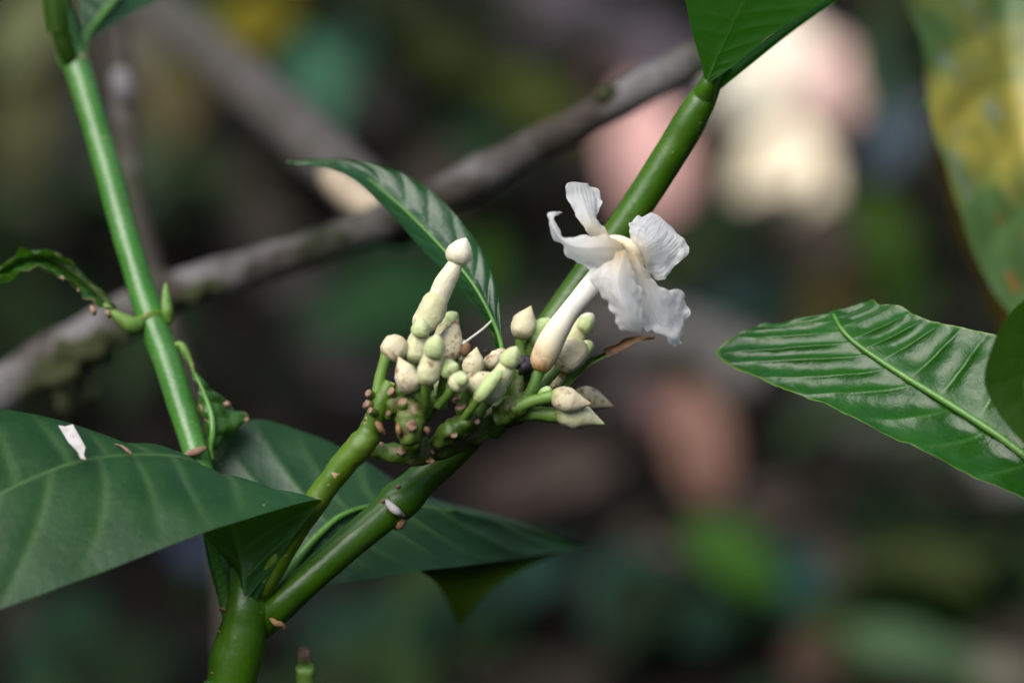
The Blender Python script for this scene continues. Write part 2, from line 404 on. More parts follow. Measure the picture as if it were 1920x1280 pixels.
def build_litter():
    m = Mesh(); rng = random.Random(3)
    for k in range(12000):
        y = rng.uniform(1.0, 7.0); x = rng.uniform(-1, 1)*(1.0+.32*y)
        if nz((x, y, 0), 3.2, 7)+.5*nz((x, y, 0), 7, 2) < rng.uniform(-.15, .5): continue
        a = rng.uniform(0, 6.28); l = rng.uniform(.03, .085); w = l*rng.uniform(.28, .5); tilt = rng.gauss(0, .3); tl2 = rng.gauss(0, .3)
        z0 = ground_h(x, y)+.006+abs(tilt)*l*.5+abs(tl2)*w*.4
        ca, sa = math.cos(a), math.sin(a); cu = rng.uniform(-.02, .03)
        vs = []
        for i in range(5):
            s = i/4*2-1; ww = w*(1-s*s)**.6+.001
            for q in (-1, 0, 1):
                lx, ly = s*l, q*ww; lz = tilt*lx+tl2*ly+cu*s*s+(.18*abs(ly))
                vs.append((x+ca*lx-sa*ly, y+sa*lx+ca*ly, z0+lz))
        m.add(vs, grid_faces(5, 3))
    t = NT('leaf_litter')
    rnd = t.n('ShaderNodeNewGeometry').outputs['Random Per Island']
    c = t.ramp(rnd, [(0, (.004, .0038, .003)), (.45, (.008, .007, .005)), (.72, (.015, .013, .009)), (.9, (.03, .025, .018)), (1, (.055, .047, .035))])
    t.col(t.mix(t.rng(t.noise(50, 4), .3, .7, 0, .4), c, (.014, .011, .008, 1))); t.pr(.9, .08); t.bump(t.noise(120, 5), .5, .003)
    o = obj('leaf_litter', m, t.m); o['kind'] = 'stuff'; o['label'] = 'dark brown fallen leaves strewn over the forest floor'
build_litter()

def build_cover():
    m = Mesh(); rng = random.Random(21)
    for k in range(2600):
        y = rng.uniform(1.5, 6.5); x = rng.uniform(-1, 1)*(.6+.3*y)
        if nz((x, y, 0), 2.3, 31) < rng.uniform(-.1, .45): continue
        a = rng.uniform(0, 6.28); l = rng.uniform(.025, .07); w = l*rng.uniform(.3, .5); h = rng.uniform(.02, .12); dr = rng.uniform(-.4, .5)
        ca, sa = math.cos(a), math.sin(a); z0 = ground_h(x, y)
        vs = []
        for i in range(6):
            s = i/5*2-1; ww = w*(1-s*s)**.6+.001
            for q in (-1, 0, 1):
                lx, ly = s*l, q*ww
                vs.append((x+ca*lx-sa*ly, y+sa*lx+ca*ly, z0+h+dr*lx-.6*lx*lx/l*.4+.3*abs(ly)))
        m.add(vs, grid_faces(6, 3))
        m.add([(x-ca*l, y-sa*l, z0+h-dr*l-.24*l), (x-ca*l+.002, y-sa*l, z0-.004), (x-ca*l-.002, y-sa*l+.002, z0-.004)], [(0, 1, 2)])
    t = NT('ground_cover_leaves')
    rnd = t.n('ShaderNodeNewGeometry').outputs['Random Per Island']
    c = t.ramp(rnd, [(0, (.006, .014, .004)), (.5, (.012, .028, .008)), (.8, (.022, .04, .010)), (1, (.04, .05, .012))])
    t.col(c); t.pr(.7, .1); t.translucent(c, .2)
    o = obj('ground_cover', m, t.m); o['kind'] = 'stuff'; o['label'] = 'low dark green seedling leaves scattered over the forest floor'
build_cover()
# unseen trees added round the plant to close off the low sky
def build_added_trees():
    rng = random.Random(11)
    def crown(h0, h1, rad, n):
        m = Mesh()
        for k in range(n):
            a = rng.uniform(0, 6.283); z = rng.uniform(h0, h1); f = (z-h0)/(h1-h0)
            rr = rad*(.55+.45*math.sin(math.pi*min(1, .15+f*.8)))*math.sqrt(rng.uniform(.15, 1))*(1+.3*math.sin(3*a+z*2))
            c = np.array([rr*math.cos(a), rr*math.sin(a), z]); l = rng.uniform(.10, .2)
            u = np.array([rng.gauss(0, 1), rng.gauss(0, 1), rng.gauss(-.2, .5)]); u /= np.linalg.norm(u)
            w = np.cross(u, [rng.gauss(0, .6), rng.gauss(0, .6), 1]); w /= np.linalg.norm(w)
            m.add([c-u*l, c+w*l*.4, c+u*l, c-w*l*.4], [(0, 1, 2, 3)])
        return m
    lm = leaf_mat('tree_foliage', (.02, .06, .012, 1), (.05, .10, .02, 1), (.06, .12, .03, 1), .5, .3, tr=(.06, .14, .02, 1), trf=.25)
    crowns = [crown(.25, 5.2, 1.5, 2600), crown(.3, 4.2, 1.4, 2300), crown(.2, 3.0, 1.5, 1900)]
    trunk = tube(crv([(0, 0, -.1), (.05, .02, 1.2), (-.04, .06, 2.4), (.02, 0, 3.6)], 30), np.linspace(.13, .05, 30), 12, bump=.15, bscale=6)
    tr0 = None; cm = {}
    for k in range(15):
        az = R(k*24+rng.uniform(-5, 5)); d = rng.uniform(4.6, 5.6)
        dg = math.degrees(az) % 360
        kind = 2 if 60 < dg < 300 else rng.choice([0, 0, 1])
        if dg < 35 or dg > 325: d += 4.0
        t = thing('tree', ('low bushy' if kind == 2 else 'tall dense' if kind == 0 else 'dense')+' dark green tree at the edge of the small clearing', 'tree', (d*math.sin(az), .8+d*math.cos(az), 0), 'trees round the clearing')
        t.rotation_euler = (0, 0, rng.uniform(0, 6.28))
        for nm, src, mt in (('trunk', trunk, MAT['bark_dark']), ('crown', crowns[kind], lm)):
            key = (nm, kind if nm == 'crown' else 0)
            if key not in cm:
                o = obj(nm, src, mt, None, smooth=nm == 'trunk'); cm[key] = o.data
            else:
                o = bpy.data.objects.new(nm, cm[key]); COL.objects.link(o)
            o.parent = t
build_added_trees()

# ------------------------------------------------------------------ the flowering shrub
ROOT = np.array([W(445, 1280)[0]-.02, W(445, 1280)[1]+.02, 0.0])
shrub = thing('flowering_shrub', 'green stemmed shrub bearing a white flower above a cluster of cream buds', 'shrub', ROOT)

def P(name, m, mat, parent=None, **k): return obj(name, m, MAT[mat] if isinstance(mat, str) else mat, parent or shrub, **k)

# main stem, from the soil up to the fork
fork = [W(482, 1075, .006), W(474, 1115, .004), W(462, 1165, .004), W(440, 1230, .003), W(430, 1300, .004), W(420, 1400, .008)]
low = [np.array([fork[-1][0]-.002, fork[-1][1]+.008, fork[-1][2]*.72]), np.array([ROOT[0]-.004, ROOT[1], fork[-1][2]*.4]), np.array([ROOT[0]+.002, ROOT[1], fork[-1][2]*.15]), np.array([ROOT[0], ROOT[1], -.02])]
c = crv(fork+low, 90)
rad = np.interp(np.linspace(0, 1, 90), [0, .09, .17, .27, .36, 1], [6*PX, 30*PX, 43*PX, 46*PX, 45*PX, 60*PX])
stem = P('main_stem', tube(c, rad, 24, bump=.10, bscale=110), 'stem')
for (x, y, s, dz) in ((419, 1142, 8, .0035), (400, 1262, 5, -.001), (412, 1185, 4, .001)):
    P('bark_scar', pxtube([(x-s, y+2, dz+.001, 1), (x-s*.3, y-2, dz, s*.4), (x+s*.4, y+1, dz, s*.35), (x+s, y+4, dz+.001, 1)], 8, 8, bump=.5, bscale=900), 'brown_dry', stem)

LEAN = .20
W0 = W
def W(px, py, dz=0.0): return W0(px, py, dz+max(0.0, 1170-py)*PX*LEAN)
# left branch
lb = [(440, 1170, .006, 20), (425, 1110, .008, 19), (412, 1050, .010, 22), (396, 960, .012, 24), (368, 850, .016, 25), (340, 760, .019, 27), (315, 680, .021, 27.5), (290, 615, .0228, 29), (280, 585, .0238, 28.5), (262, 530, .026, 26), (235, 440, .030, 26), (200, 310, .037, 27), (172, 215, .042, 26), (150, 140, .046, 27), (136, 105, .048, 30), (128, 85, .049, 22)]
br1 = P('branch', pxtube(lb, 130, 22, bump=.03, bscale=150), 'stem_pale')
P('node_ring', pxtube([(281, 592, .0233, 28.0), (282, 595, .0233, 30.5), (283, 598, .0232, 31), (284, 601, .0232, 29)], 10, 22, bump=.10, bscale=500), 'stem_flecked', br1)
P('leaf_scar', pxtube([(342, 858, .013, 2), (355, 851, .0105, 7), (372, 846, .0095, 8), (388, 840, .011, 3)], 14, 10, bump=.3, bscale=700), 'scar', br1, label='peeling tan leaf scar ringing the branch')
P('axillary_bud', pxtube([(318, 606, .021, 6), (314, 585, .020, 12), (312, 562, .020, 10), (311, 545, .020, 7), (311, 532, .020, 3)], 20, 12, bump=.1, bscale=400), 'pedicel', br1)
# top left node: two short petioles
P('petiole', pxtube([(132, 112, .044, 17), (118, 80, .041, 19), (107, 40, .038, 17), (98, -10, .036, 16), (85, -90, .034, 15)], 24, 12), 'leaf_olive', br1)
P('petiole', pxtube([(150, 105, .05, 12), (140, 70, .049, 14), (132, 40, .048, 13), (124, 10, .047, 9), (120, -30, .046, 4)], 24, 12), 'stem_pale', br1)
P('petiole', pxtube([(150, 110, .05, 10), (157, 82, .052, 11), (172, 55, .054, 9), (195, 25, .057, 8), (225, -10, .06, 7)], 24, 12), 'midrib', br1)
P('leaf_scar', pxtube([(150, 98, .046, 2), (154, 106, .044, 6), (158, 116, .044, 3)], 8, 8, bump=.3, bscale=700), 'scar', br1)
lf = P('leaf', sheet([(152, 78, .052), (152, 50, .055), (150, 10, .058), (150, -60, .06), (170, -160, .06), (230, -260, .06)],
                     [(158, 80, .052), (172, 55, .054), (200, 18, .058), (240, -30, .064), (290, -120, .07), (330, -240, .07)],
                     [(160, 84, .052), (190, 62, .055), (250, 24, .062), (330, -20, .07), (390, -100, .08), (380, -220, .08)], 50, 25, .4, 8, quilt=.0006), 'leaf_back')
P('leaf', sheet([(85, 60, .038), (80, 10, .036), (72, -60, .034), (66, -160, .03)], [(107, 60, .036), (100, 10, .034), (90, -60, .032), (82, -160, .03)], [(128, 55, .038), (128, 10, .036), (122, -60, .034), (110, -160, .03)], 30, 15, .6, 5), 'leaf_olive')
# curled scorched leaf on the left
P('petiole', pxtube([(262, 606, .020, 14), (248, 610, .018, 17), (232, 602, .017, 15), (215, 588, .016, 9), (195, 570, .016, 5)], 20, 12, bump=.08, bscale=300), 'pedicel', br1)
lf = P('leaf', sheet([(222, 592, .016), (190, 572, .013), (150, 545, .011), (105, 512, .009), (75, 498, .008), (40, 505, .008), (12, 525, .008), (-40, 530, .006)],
                     [(218, 585, .022), (190, 558, .024), (160, 528, .026), (120, 500, .027), (85, 486, .027), (40, 490, .026), (10, 505, .024), (-40, 512, .02)],
                     [(215, 582, .018), (185, 545, .018), (150, 512, .018), (118, 482, .018), (84, 466, .018), (40, 474, .018), (8, 500, .018), (-40, 500, .014)], 70, 25, .7, 9, quilt=.0007, wav=.0012, edge=.0025, esc=260, seed=4), 'leaf_rimmed', label='dark curled leaf with scorched tan rim')
for (x, y, s) in ((175, 582, 8), (203, 588, 7), (147, 545, 4), (118, 522, 5)):
    P('scorched_fragment', pxtube([(x-s*.5, y-s, .0105, s*.35), (x, y, .009, s*.8), (x+s*.3, y+s, .010, s*.4)], 8, 8, bump=.3, bscale=800), 'scar', lf)
# crumpled small leaf right of the left branch
P('petiole', pxtube([(322, 650, .021, 5), (338, 646, .020, 7), (348, 660, .020, 8), (360, 685, .020, 4), (366, 715, .020, 3)], 20, 10), 'pedicel', br1)
lf = P('leaf', sheet([(363, 700, .019), (366, 725, .018), (376, 755, .017), (384, 790, .017), (390, 815, .017), (394, 838, .017)],
                     [(366, 700, .017), (378, 725, .015), (390, 755, .013), (398, 785, .012), (400, 815, .012), (398, 845, .013)],
                     [(369, 700, .019), (392, 730, .021), (418, 745, .023), (440, 768, .022), (466, 786, .02), (405, 832, .016)], 50, 31, .2, 5, quilt=.0012, wav=.0016, wsc=170, edge=.0015, seed=2), 'leaf_rimmed', label='small crumpled torn leaf hanging beside the branch')
P('midrib', pxtube([(366, 700, .0165, 3), (384, 740, .0135, 4), (397, 780, .011, 6), (399, 815, .0105, 6), (396, 842, .012, 4), (400, 862, .013, 3)], 20, 8), 'midrib', lf)
P('scorched_fragment', pxtube([(420, 758, .0195, 3), (426, 757, .019, 6), (432, 760, .0195, 3)], 8, 8), 'scar', lf)
P('scorched_fragment', pxtube([(460, 787, .0185, 3), (464, 787, .018, 5), (468, 788, .0185, 2)], 8, 8), 'scar', lf)
P('scorched_fragment', pxtube([(372, 735, .017, 1), (377, 760, .0155, 3), (388, 790, .0145, 2), (394, 770, .0145, 3), (384, 738, .0155, 1)], 14, 8, bump=.3, bscale=700), 'scar', lf)

W = W0
# right branch, behind the buds and up to the top leaves
rb = [(462, 1195, .008, 28), (500, 1158, .005, 31), (532, 1128, .003, 31), (590, 1075, .003, 30), (665, 1010, .005, 31), (722, 962, .008, 33), (745, 942, .009, 38), (765, 925, .010, 36), (790, 900, .012, 32), (860, 835, .016, 31), (950, 730, .022, 29), (1035, 605, .025, 27), (1100, 515, .025, 28), (1180, 408, .024, 30), (1260, 283, .022, 31), (1290, 233, .0205, 31), (1308, 202, .0195, 29), (1320, 180, .019, 25), (1330, 158, .018, 16)]
br2 = P('branch', pxtube(rb, 170, 24, bump=.025, bscale=150), 'stem', label='glossy deep green branch running up behind the flower')
P('leaf_scar', pxtube([(724, 936, .0035, 2), (730, 946, .0015, 7), (742, 957, .001, 8), (754, 965, .003, 4), (760, 968, .006, 1)], 18, 10, bump=.12, bscale=500), 'flake', br2, label='pale crescent leaf scar on the branch node')
P('bark_scar', pxtube([(712, 944, .006, 2), (720, 938, .004, 4), (728, 934, .005, 1)], 10, 8, bump=.5, bscale=900), 'scar', br2)
P('bark_scar', pxtube([(742, 990, .008, 4), (752, 982, .006, 9), (760, 972, .009, 4)], 10, 8, bump=.4, bscale=600), 'brown_dry', br2)
P('bark_scar', pxtube([(500, 1152, .001, 2), (516, 1166, -.001, 6), (530, 1172, -.001, 5), (538, 1184, .001, 2)], 12, 8, bump=.4, bscale=600), 'brown_dry', br2)
P('bark_scar', pxtube([(740, 917, .006, 1), (747, 912, .005, 4), (754, 912, .007, 1)], 8, 8, bump=.4, bscale=900), 'scar', br2)
# top right: two leaves seen from below
P('petiole', pxtube([(1300, 220, .022, 24), (1316, 188, .019, 23), (1327, 160, .0155, 17), (1338, 128, .0150, 9), (1350, 100, .0150, 4)], 30, 14), 'stem', br2)
P('petiole', pxtube([(1322, 200, .020, 18), (1336, 172, .019, 14), (1350, 145, .0185, 8), (1368, 124, .019, 4)], 20, 12), 'stem', br2)
lf = P('leaf', sheet([(1322, 150, .012), (1315, 120, .010), (1300, 70, .008), (1288, 15, .006), (1275, -60, .004), (1290, -180, 0), (1400, -330, 0)],
                     [(1328, 150, .012), (1345, 110, .012), (1368, 60, .012), (1395, 5, .012), (1440, -80, .012), (1500, -190, .01), (1560, -320, 0)],
                     [(1334, 152, .012), (1380, 120, .014), (1440, 70, .016), (1510, 25, .018), (1580, -30, .02), (1640, -140, .02), (1640, -270, .01)], 70, 31, .4, 9, quilt=.0004, rib_w=2), 'leaf_under', label='leaf seen from below with light glowing through')
lf = P('leaf', sheet([(1340, 168, .018), (1372, 122, .021), (1430, 78, .026), (1500, 30, .03), (1560, -10, .035), (1640, -90, .04)],
                     [(1343, 170, .018), (1385, 128, .019), (1450, 78, .022), (1515, 30, .026), (1580, -16, .03), (1660, -90, .035)],
                     [(1346, 172, .018), (1395, 132, .02), (1465, 76, .025), (1528, 30, .032), (1600, -20, .036), (1690, -90, .04)], 50, 15, .3, 6, rib_w=1.5), 'leaf_under', label='narrow edge-on leaf behind its lit twin')
P('ant', pxtube([(1374, 120, .010, 2), (1378, 116, .010, 5), (1382, 113, .010, 3), (1387, 109, .010, 5), (1390, 107, .010, 2)], 14, 8), 'black_dry', br2) if False else None

# big leaf in front, arching towards the left
lf1 = P('leaf', sheet(
    [(438, 1130, .001), (430, 1066, .002), (384, 1000, .006), (366, 920, .010), (330, 850, .010), (235, 828, .008), (115, 790, .004), (0, 765, .000), (-140, 752, -.01), (-300, 800, -.02)],
    [(458, 1130, -.003), (452, 1062, -.0035), (436, 980, -.001), (420, 905, .002), (345, 858, .002), (230, 853, -.006), (120, 872, -.014), (0, 925, -.024), (-140, 1000, -.034), (-310, 1090, -.04)],
    [(482, 1122, -.003), (540, 1020, -.009), (585, 962, -.013), (597, 934, -.016), (480, 968, -.022), (370, 1003, -.028), (190, 1072, -.036), (0, 1142, -.044), (-150, 1190, -.05), (-320, 1150, -.05)],
    150, 61, .45, 13, .7, 1.0, quilt=.0010, wav=.0006, wsc=40, vein_w=.09, rib_w=7), 'leaf_front', label='broad dark leaf arching over towards the viewer')
P('petiole', pxtube([(424, 1345, .0040, 46.5), (438, 1260, .0030, 47), (452, 1210, .0026, 46), (458, 1170, .0022, 43), (460, 1138, .0012, 36), (456, 1105, .0018, 29), (450, 1072, .004, 24), (446, 1040, .006, 16)], 30, 14), 'stem', lf1)
# leaf behind the fork
lf2 = P('leaf', sheet(
    [(497, 1120, .006), (430, 1030, .02), (392, 930, .028), (400, 835, .034), (480, 787, .04), (620, 830, .046), (780, 922, .052), (950, 972, .075), (1098, 1018, .10)],
    [(505, 1122, .006), (530, 1085, .012), (560, 1045, .016), (600, 1000, .02), (650, 962, .026), (730, 945, .034), (860, 958, .044), (985, 988, .075), (1100, 1020, .10)],
    [(512, 1125, .006), (560, 1108, .010), (620, 1096, .012), (690, 1085, .016), (760, 1074, .022), (850, 1062, .03), (950, 1050, .052), (1040, 1034, .08), (1102, 1022, .10)],
    120, 51, .4, 11, .8, .9, quilt=.0009, wav=.0008, wsc=40, vein_w=.09, rib_w=6), 'leaf_back', label='broad leaf behind the fork with its tip bent down')
P('midrib', pxtube([(498, 1140, .003, 16), (530, 1085, .010, 14), (560, 1045, .0145, 10), (600, 1000, .0185, 7), (650, 962, .0245, 5), (730, 945, .033, 3), (860, 958, .043, 2)], 40, 12), 'midrib', lf2)
P('folded_tip', sheet([(780, 1066, .03), (815, 1090, .06), (838, 1125, .085), (858, 1168, .10)], [(900, 1054, .044), (890, 1090, .07), (875, 1130, .09), (860, 1170, .10)], [(1060, 1033, .088), (985, 1066, .09), (920, 1108, .10), (863, 1170, .10)], 30, 25, .5, 4), 'leaf_dim', lf2)
# slim glossy leaf behind the buds
lf3 = P('leaf', sheet(
    [(938, 700, .012), (930, 655, .011), (908, 605, .011), (866, 545, .012), (806, 482, .014), (742, 412, .017), (672, 343, .021), (612, 315, .024), (540, 306, .028)],
    [(946, 705, .014), (940, 650, .016), (920, 592, .018), (884, 528, .02), (832, 468, .022), (764, 398, .025), (690, 334, .027), (620, 308, .028), (536, 304, .029)],
    [(950, 700, .014), (942, 640, .016), (938, 575, .0175), (922, 512, .019), (884, 440, .021), (816, 364, .024), (735, 317, .026), (640, 297, .028), (534, 300, .029)],
    110, 41, .15, 11, 1.2, 1.2, quilt=.0006, tilt=.42, yref=520, tiltx=-.27, xref=780, vein_w=.09, rib_w=4, wav=.0004), 'leaf_slim', label='slim glossy leaf rising behind the buds')
P('midrib', pxtube([(948, 730, .014, 5), (940, 650, .0152, 5), (920, 592, .0172, 4), (884, 528, .0192, 3.5), (832, 468, .0212, 3), (764, 398, .0242, 2.2), (690, 334, .0265, 1.5)], 40, 8, tilt=.42, yref=520, tiltx=-.27, xref=780), 'midrib', lf3)
# narrow dry-tipped bract on the right
bra = P('bract', sheet([(1050, 722, .004), (1090, 680, .006), (1130, 660, .008), (1175, 637, .009), (1228, 630, .010)], [(1055, 726, .006), (1095, 685, .009), (1135, 663, .011), (1178, 641, .011), (1228, 632, .010)], [(1060, 730, .004), (1102, 690, .006), (1142, 667, .008), (1182, 645, .009), (1228, 635, .010)], 40, 13, .3, 0, wav=.0006), 'pedicel')
P('dry_tip', sheet([(1132, 656, .0065), (1152, 646, .0075), (1176, 633, .008), (1198, 629, .009), (1224, 629, .009)], [(1134, 660, .0075), (1156, 650, .0085), (1178, 639, .009), (1200, 634, .009), (1226, 632, .009)], [(1140, 668, .0065), (1160, 659, .0075), (1184, 647, .008), (1204, 639, .009), (1228, 635, .009)], 30, 11, .3, 0, wav=.0008, wsc=200), 'brown_dry', bra, label='brown withered tip of the bract')

# the inflorescence: peduncle and its knobbly forks
ped = P('peduncle', pxtube([(462, 1180, .008, 24), (482, 1120, .003, 24), (502, 1082, -.001, 24), (535, 1025, -.004, 23), (585, 950, -.006, 23), (640, 875, -.008, 24), (680, 832, -.009, 27), (694, 805, -.009, 20), (708, 770, -.010, 19), (722, 740, -.010, 20), (732, 715, -.010, 14)], 90, 20, bump=.10, bscale=260), 'stem_flecked')
def fork_part(pts, n=36, seg=18): return P('fork', pxtube(pts, n, seg, bump=.5, bscale=300), 'stem_knobbly', ped)
fork_part([(690, 838, -.008, 16), (722, 846, -.008, 18), (755, 852, -.008, 19), (800, 845, -.006, 22), (850, 822, -.004, 30), (905, 795, -.002, 30), (950, 775, .000, 28), (1000, 757, .000, 22), (1040, 735, .000, 12)])
fork_part([(776, 852, -.012, 14), (770, 825, -.014, 22), (770, 800, -.016, 25), (775, 772, -.015, 24), (768, 752, -.014, 18)])
fork_part([(815, 835, -.010, 12), (840, 812, -.012, 22), (868, 795, -.012, 22), (895, 772, -.010, 17), (915, 750, -.008, 10)])
fork_part([(728, 780, -.010, 14), (742, 758, -.012, 15), (752, 735, -.012, 13), (765, 715, -.010, 9)])
fork_part([(780, 790, -.006, 14), (800, 770, -.006, 15), (815, 750, -.006, 14), (822, 728, -.006, 9)])
fork_part([(930, 780, -.008, 18), (965, 765, -.010, 17), (990, 745, -.010, 13)])
fork_part([(960, 775, .006, 14), (975, 720, .010, 14), (985, 680, .010, 12), (998, 645, .010, 11), (1010, 615, .008, 8)])
fork_part([(880, 800, .006, 14), (870, 745, .008, 16), (850, 705, .008, 14), (845, 670, .008, 9)])
rs = random.Random(5)
for k, (x, y, dx, dy, r_, dz) in enumerate(((706, 748, -15, -11, 8, -.011), (702, 768, -15, -10, 9, -.0115), (708, 776, -14, -6, 7, -.013), (762, 772, -6, -18, 11, -.016), (868, 782, -4, -20, 11, -.013), (745, 742, -12, -8, 8, -.013), (672, 842, -12, -18, 9, -.009))):
    st_ = P('pedicel_stub', pxtube([(x, y, dz+.002, r_*1.5), (x+dx*.5, y+dy*.5, dz, r_*1.1), (x+dx*.85, y+dy*.85, dz-.001, r_), (x+dx, y+dy, dz-.0012, r_*.85)], 14, 14, bump=.25, bscale=420, seed=k), 'stem_knobbly', ped)
    P('flower_scar', pxtube([(x+dx*.93, y+dy*.93, dz-.0011, r_*.9), (x+dx*1.08, y+dy*1.08, dz-.0014, r_*.95), (x+dx*1.14, y+dy*1.14, dz-.0015, r_*.6)], 8, 14, bump=.3, bscale=600, seed=k), 'scar', ped)
for (x, y, s, dz) in ((772, 797, 10, -.0200), (752, 845, 8, -.0115), (852, 815, 6, -.0155), (728, 774, 5, -.0135), (812, 846, 5, -.0100), (855, 752, 6, -.0110), (715, 832, 4, -.0118), (895, 790, 5, -.0140)):
    m = Mesh()
    c0 = W(x, y, dz); nd = (W(x, y, dz-.01)-c0)+np.array([rs.uniform(-.006, .006), 0, rs.uniform(-.004, .006)]); nd /= np.linalg.norm(nd)
    r0 = s*PX
    tube([c0+nd*q*r0 for q in (-.9, -.2, .12, .26, .20, .02)], [r0*q for q in (1.0, 1.08, 1.02, .78, .55, .42)], 16, bump=.22, bscale=700, seed=x, mesh=m)
    sc = P('flower_scar', m, 'scar', ped)
for pts in ([(705, 790, -.014, 2), (712, 800, -.016, 7), (722, 815, -.015, 3)], [(745, 790, -.016, 2), (748, 805, -.019, 5), (752, 822, -.016, 2)], [(795, 812, -.016, 2), (800, 805, -.018, 6), (806, 820, -.016, 3)], [(805, 858, -.010, 1), (812, 866, -.012, 5), (800, 864, -.011, 2)]):
    P('dry_bract', pxtube(pts, 10, 8, bump=.5, bscale=700), 'brown_dry', ped)
for pts in ([(975, 700, -.004, 4), (985, 690, -.007, 12), (992, 680, -.006, 9), (984, 668, -.005, 4)], [(970, 690, -.003, 3), (978, 676, -.005, 9), (990, 672, -.004, 6), (996, 690, -.004, 4)], [(984, 715, -.003, 3), (988, 704, -.005, 7), (982, 694, -.004, 5)],
            [(905, 657, -.002, 1.5), (912, 659, -.003, 3), (920, 662, -.002, 2)], [(795, 805, -.014, 2), (805, 812, -.017, 6), (802, 800, -.016, 3)]):
    P('withered_flower', pxtube(pts, 14, 9, bump=.6, bscale=500), 'black_dry', ped)

OV = ([0, .08, .2, .36, .52, .7, .85, .95, 1], [.42, .72, .93, 1, .93, .66, .34, .14, .03])
BODY = ([0, .1, .25, .45, .7, .88, 1], [.45, .75, .95, 1, .93, .80, .45])
CAPP = ([0, .12, .35, .6, .8, .93, 1], [.70, .95, 1.05, .92, .62, .3, .05])
BLUNT = ([0, .12, .35, .6, .82, .94, 1], [.5, .85, 1, .96, .75, .45, .08])
def spindle(b, tp, r, prof, seg=18, n=26, bend=0.0, lob=0, la=0.0, tw=0.0, seed=0.0, bump=.10):
    b = np.array(b, float); tp = np.array(tp, float); mid = (b+tp)/2
    d = tp-b; mid = mid+np.array([-d[1], d[0], 0])*bend
    c = crv([b, mid, tp], n); t = np.linspace(0, 1, n)
    rr = np.interp(t, *prof)*r*1.07*PX; rr = np.convolve(np.pad(rr, 1, 'edge'), [.2, .6, .2], 'valid')
    return tube([W(*a) for a in c], rr, seg, bump=bump, bscale=230, lobes=lob, lobe_amp=la, twist=tw, seed=seed)
cnt = [0]
def bud(b, tp, r, mat='cream', prof=OV, ped_from=None, pr=8, cap=None, label=None, bend=0.0, capmat='cap'):
    cnt[0] += 1; sd = cnt[0]*3.3
    o = P('flower_bud', spindle(b, tp, r, prof, seed=sd, bend=bend, lob=5, la=.045, tw=.6, bump=.16), mat, label=label)
    if ped_from:
        e = np.array(b, float)+(np.array(tp, float)-np.array(b, float))*.10
        f = np.array(ped_from, float); m = (e+f)/2 + (np.array(b, float)-np.array(tp, float))*.10
        P('pedicel', pxtube([(*f, pr*1.15), (*m, pr*.95), (*e, pr*1.05)], 16, 12, bump=.12, bscale=400, seed=sd), 'pedicel', o)
    if cap: P('bud_cap', spindle(cap[0], cap[1], cap[2], CAPP, seed=sd+1, lob=5, la=.05, tw=5, bump=.06), capmat, o)
    return o
# tall ivory bud
o = bud((788, 625, -.004), (826, 548, -.004), 25, 'cream_green', BODY, (800, 690, -.002), 9, label='tallest bud with ivory tube and swollen head')
P('tube', pxtube([(806, 590, -.004, 17), (820, 562, -.004, 19.5), (832, 535, -.004, 20), (845, 512, -.004, 17.5), (852, 498, -.004, 14.5), (857, 488, -.004, 14)], 30, 18, bump=.06, bscale=200), 'tall', o)
P('bud_cap', spindle((853, 494, -.004), (874, 446, -.004), 22, ([0, .1, .3, .5, .75, .92, 1], [.62, .9, 1.05, 1.02, .7, .32, .05]), lob=5, la=.02, tw=5, bump=.04), 'tall', o)
bud((722, 668, -.010), (758, 634, -.010), 23, 'cream', BLUNT, (708, 742, -.010), 11)
bud((772, 680, -.008), (792, 618, -.008), 21, 'cream_green', BODY, (778, 730, -.008), 8, ((786, 628, -.010), (793, 598, -.012), 16))
bud((775, 735, -.018), (747, 668, -.018), 21, 'cream', OV, (800, 755, -.014), 8)
bud((798, 722, -.020), (817, 655, -.020), 21, 'cream_green', BODY, (800, 770, -.012), 10, ((812, 668, -.022), (821, 627, -.024), 18))
bud((833, 680, .002), (858, 598, .002), 25, 'cream', OV, (835, 720, .004), 9)
bud((826, 670, .009), (842, 592, .009), 20, 'cream_green', BODY, (840, 710, .008), 8, ((838, 606, .009), (858, 586, .009), 15))
o = bud((860, 680, .003), (870, 636, .003), 13, 'cream', BLUNT, (852, 715, .004), 7, label='small browned bud with its thread-like style left')
P('style', pxtube([(868, 645, .000, 3.5), (885, 632, -.001, 2.6), (905, 617, -.002, 2.4), (922, 601, -.003, 2)], 20, 8), 'thread', o)
P('withered_rim', spindle((872, 668, .0), (876, 640, .0), 9, BLUNT, bump=.4), 'brown_dry', o)
bud((884, 708, -.006), (894, 650, -.006), 20, 'cream', OV, (875, 745, -.006), 7)
bud((832, 704, -.018), (850, 676, -.020), 18, 'slim_green', BLUNT, (825, 745, -.012), 8, ((842, 692, -.0205), (858, 684, -.0225), 10), capmat='cap')
bud((850, 728, -.020), (873, 700, -.022), 18, 'cream_green', BLUNT, (822, 760, -.014), 9, ((862, 714, -.0225), (876, 708, -.025), 11))
bud((876, 734, -.014), (926, 698, -.014), 22, 'cream', OV, (868, 770, -.012), 10)
bud((893, 752, -.020), (941, 694, -.020), 13, 'slim_green', BLUNT, (872, 785, -.014), 8)
bud((912, 755, -.014), (957, 676, -.014), 19, 'cream_green', BODY, (880, 795, -.010), 10, ((950, 686, -.015), (969, 649, -.016), 17))
bud((908, 688, -.002), (948, 655, -.002), 13, 'cream', BLUNT, (905, 720, -.002), 6, label='small browned bud with dried flower debris')
bud((972, 634, .006), (996, 573, .006), 22, 'cream', OV, (982, 675, .008), 9)
bud((992, 642, .009), (1034, 598, .010), 18, 'slim_green', BLUNT, (990, 680, .010), 9)
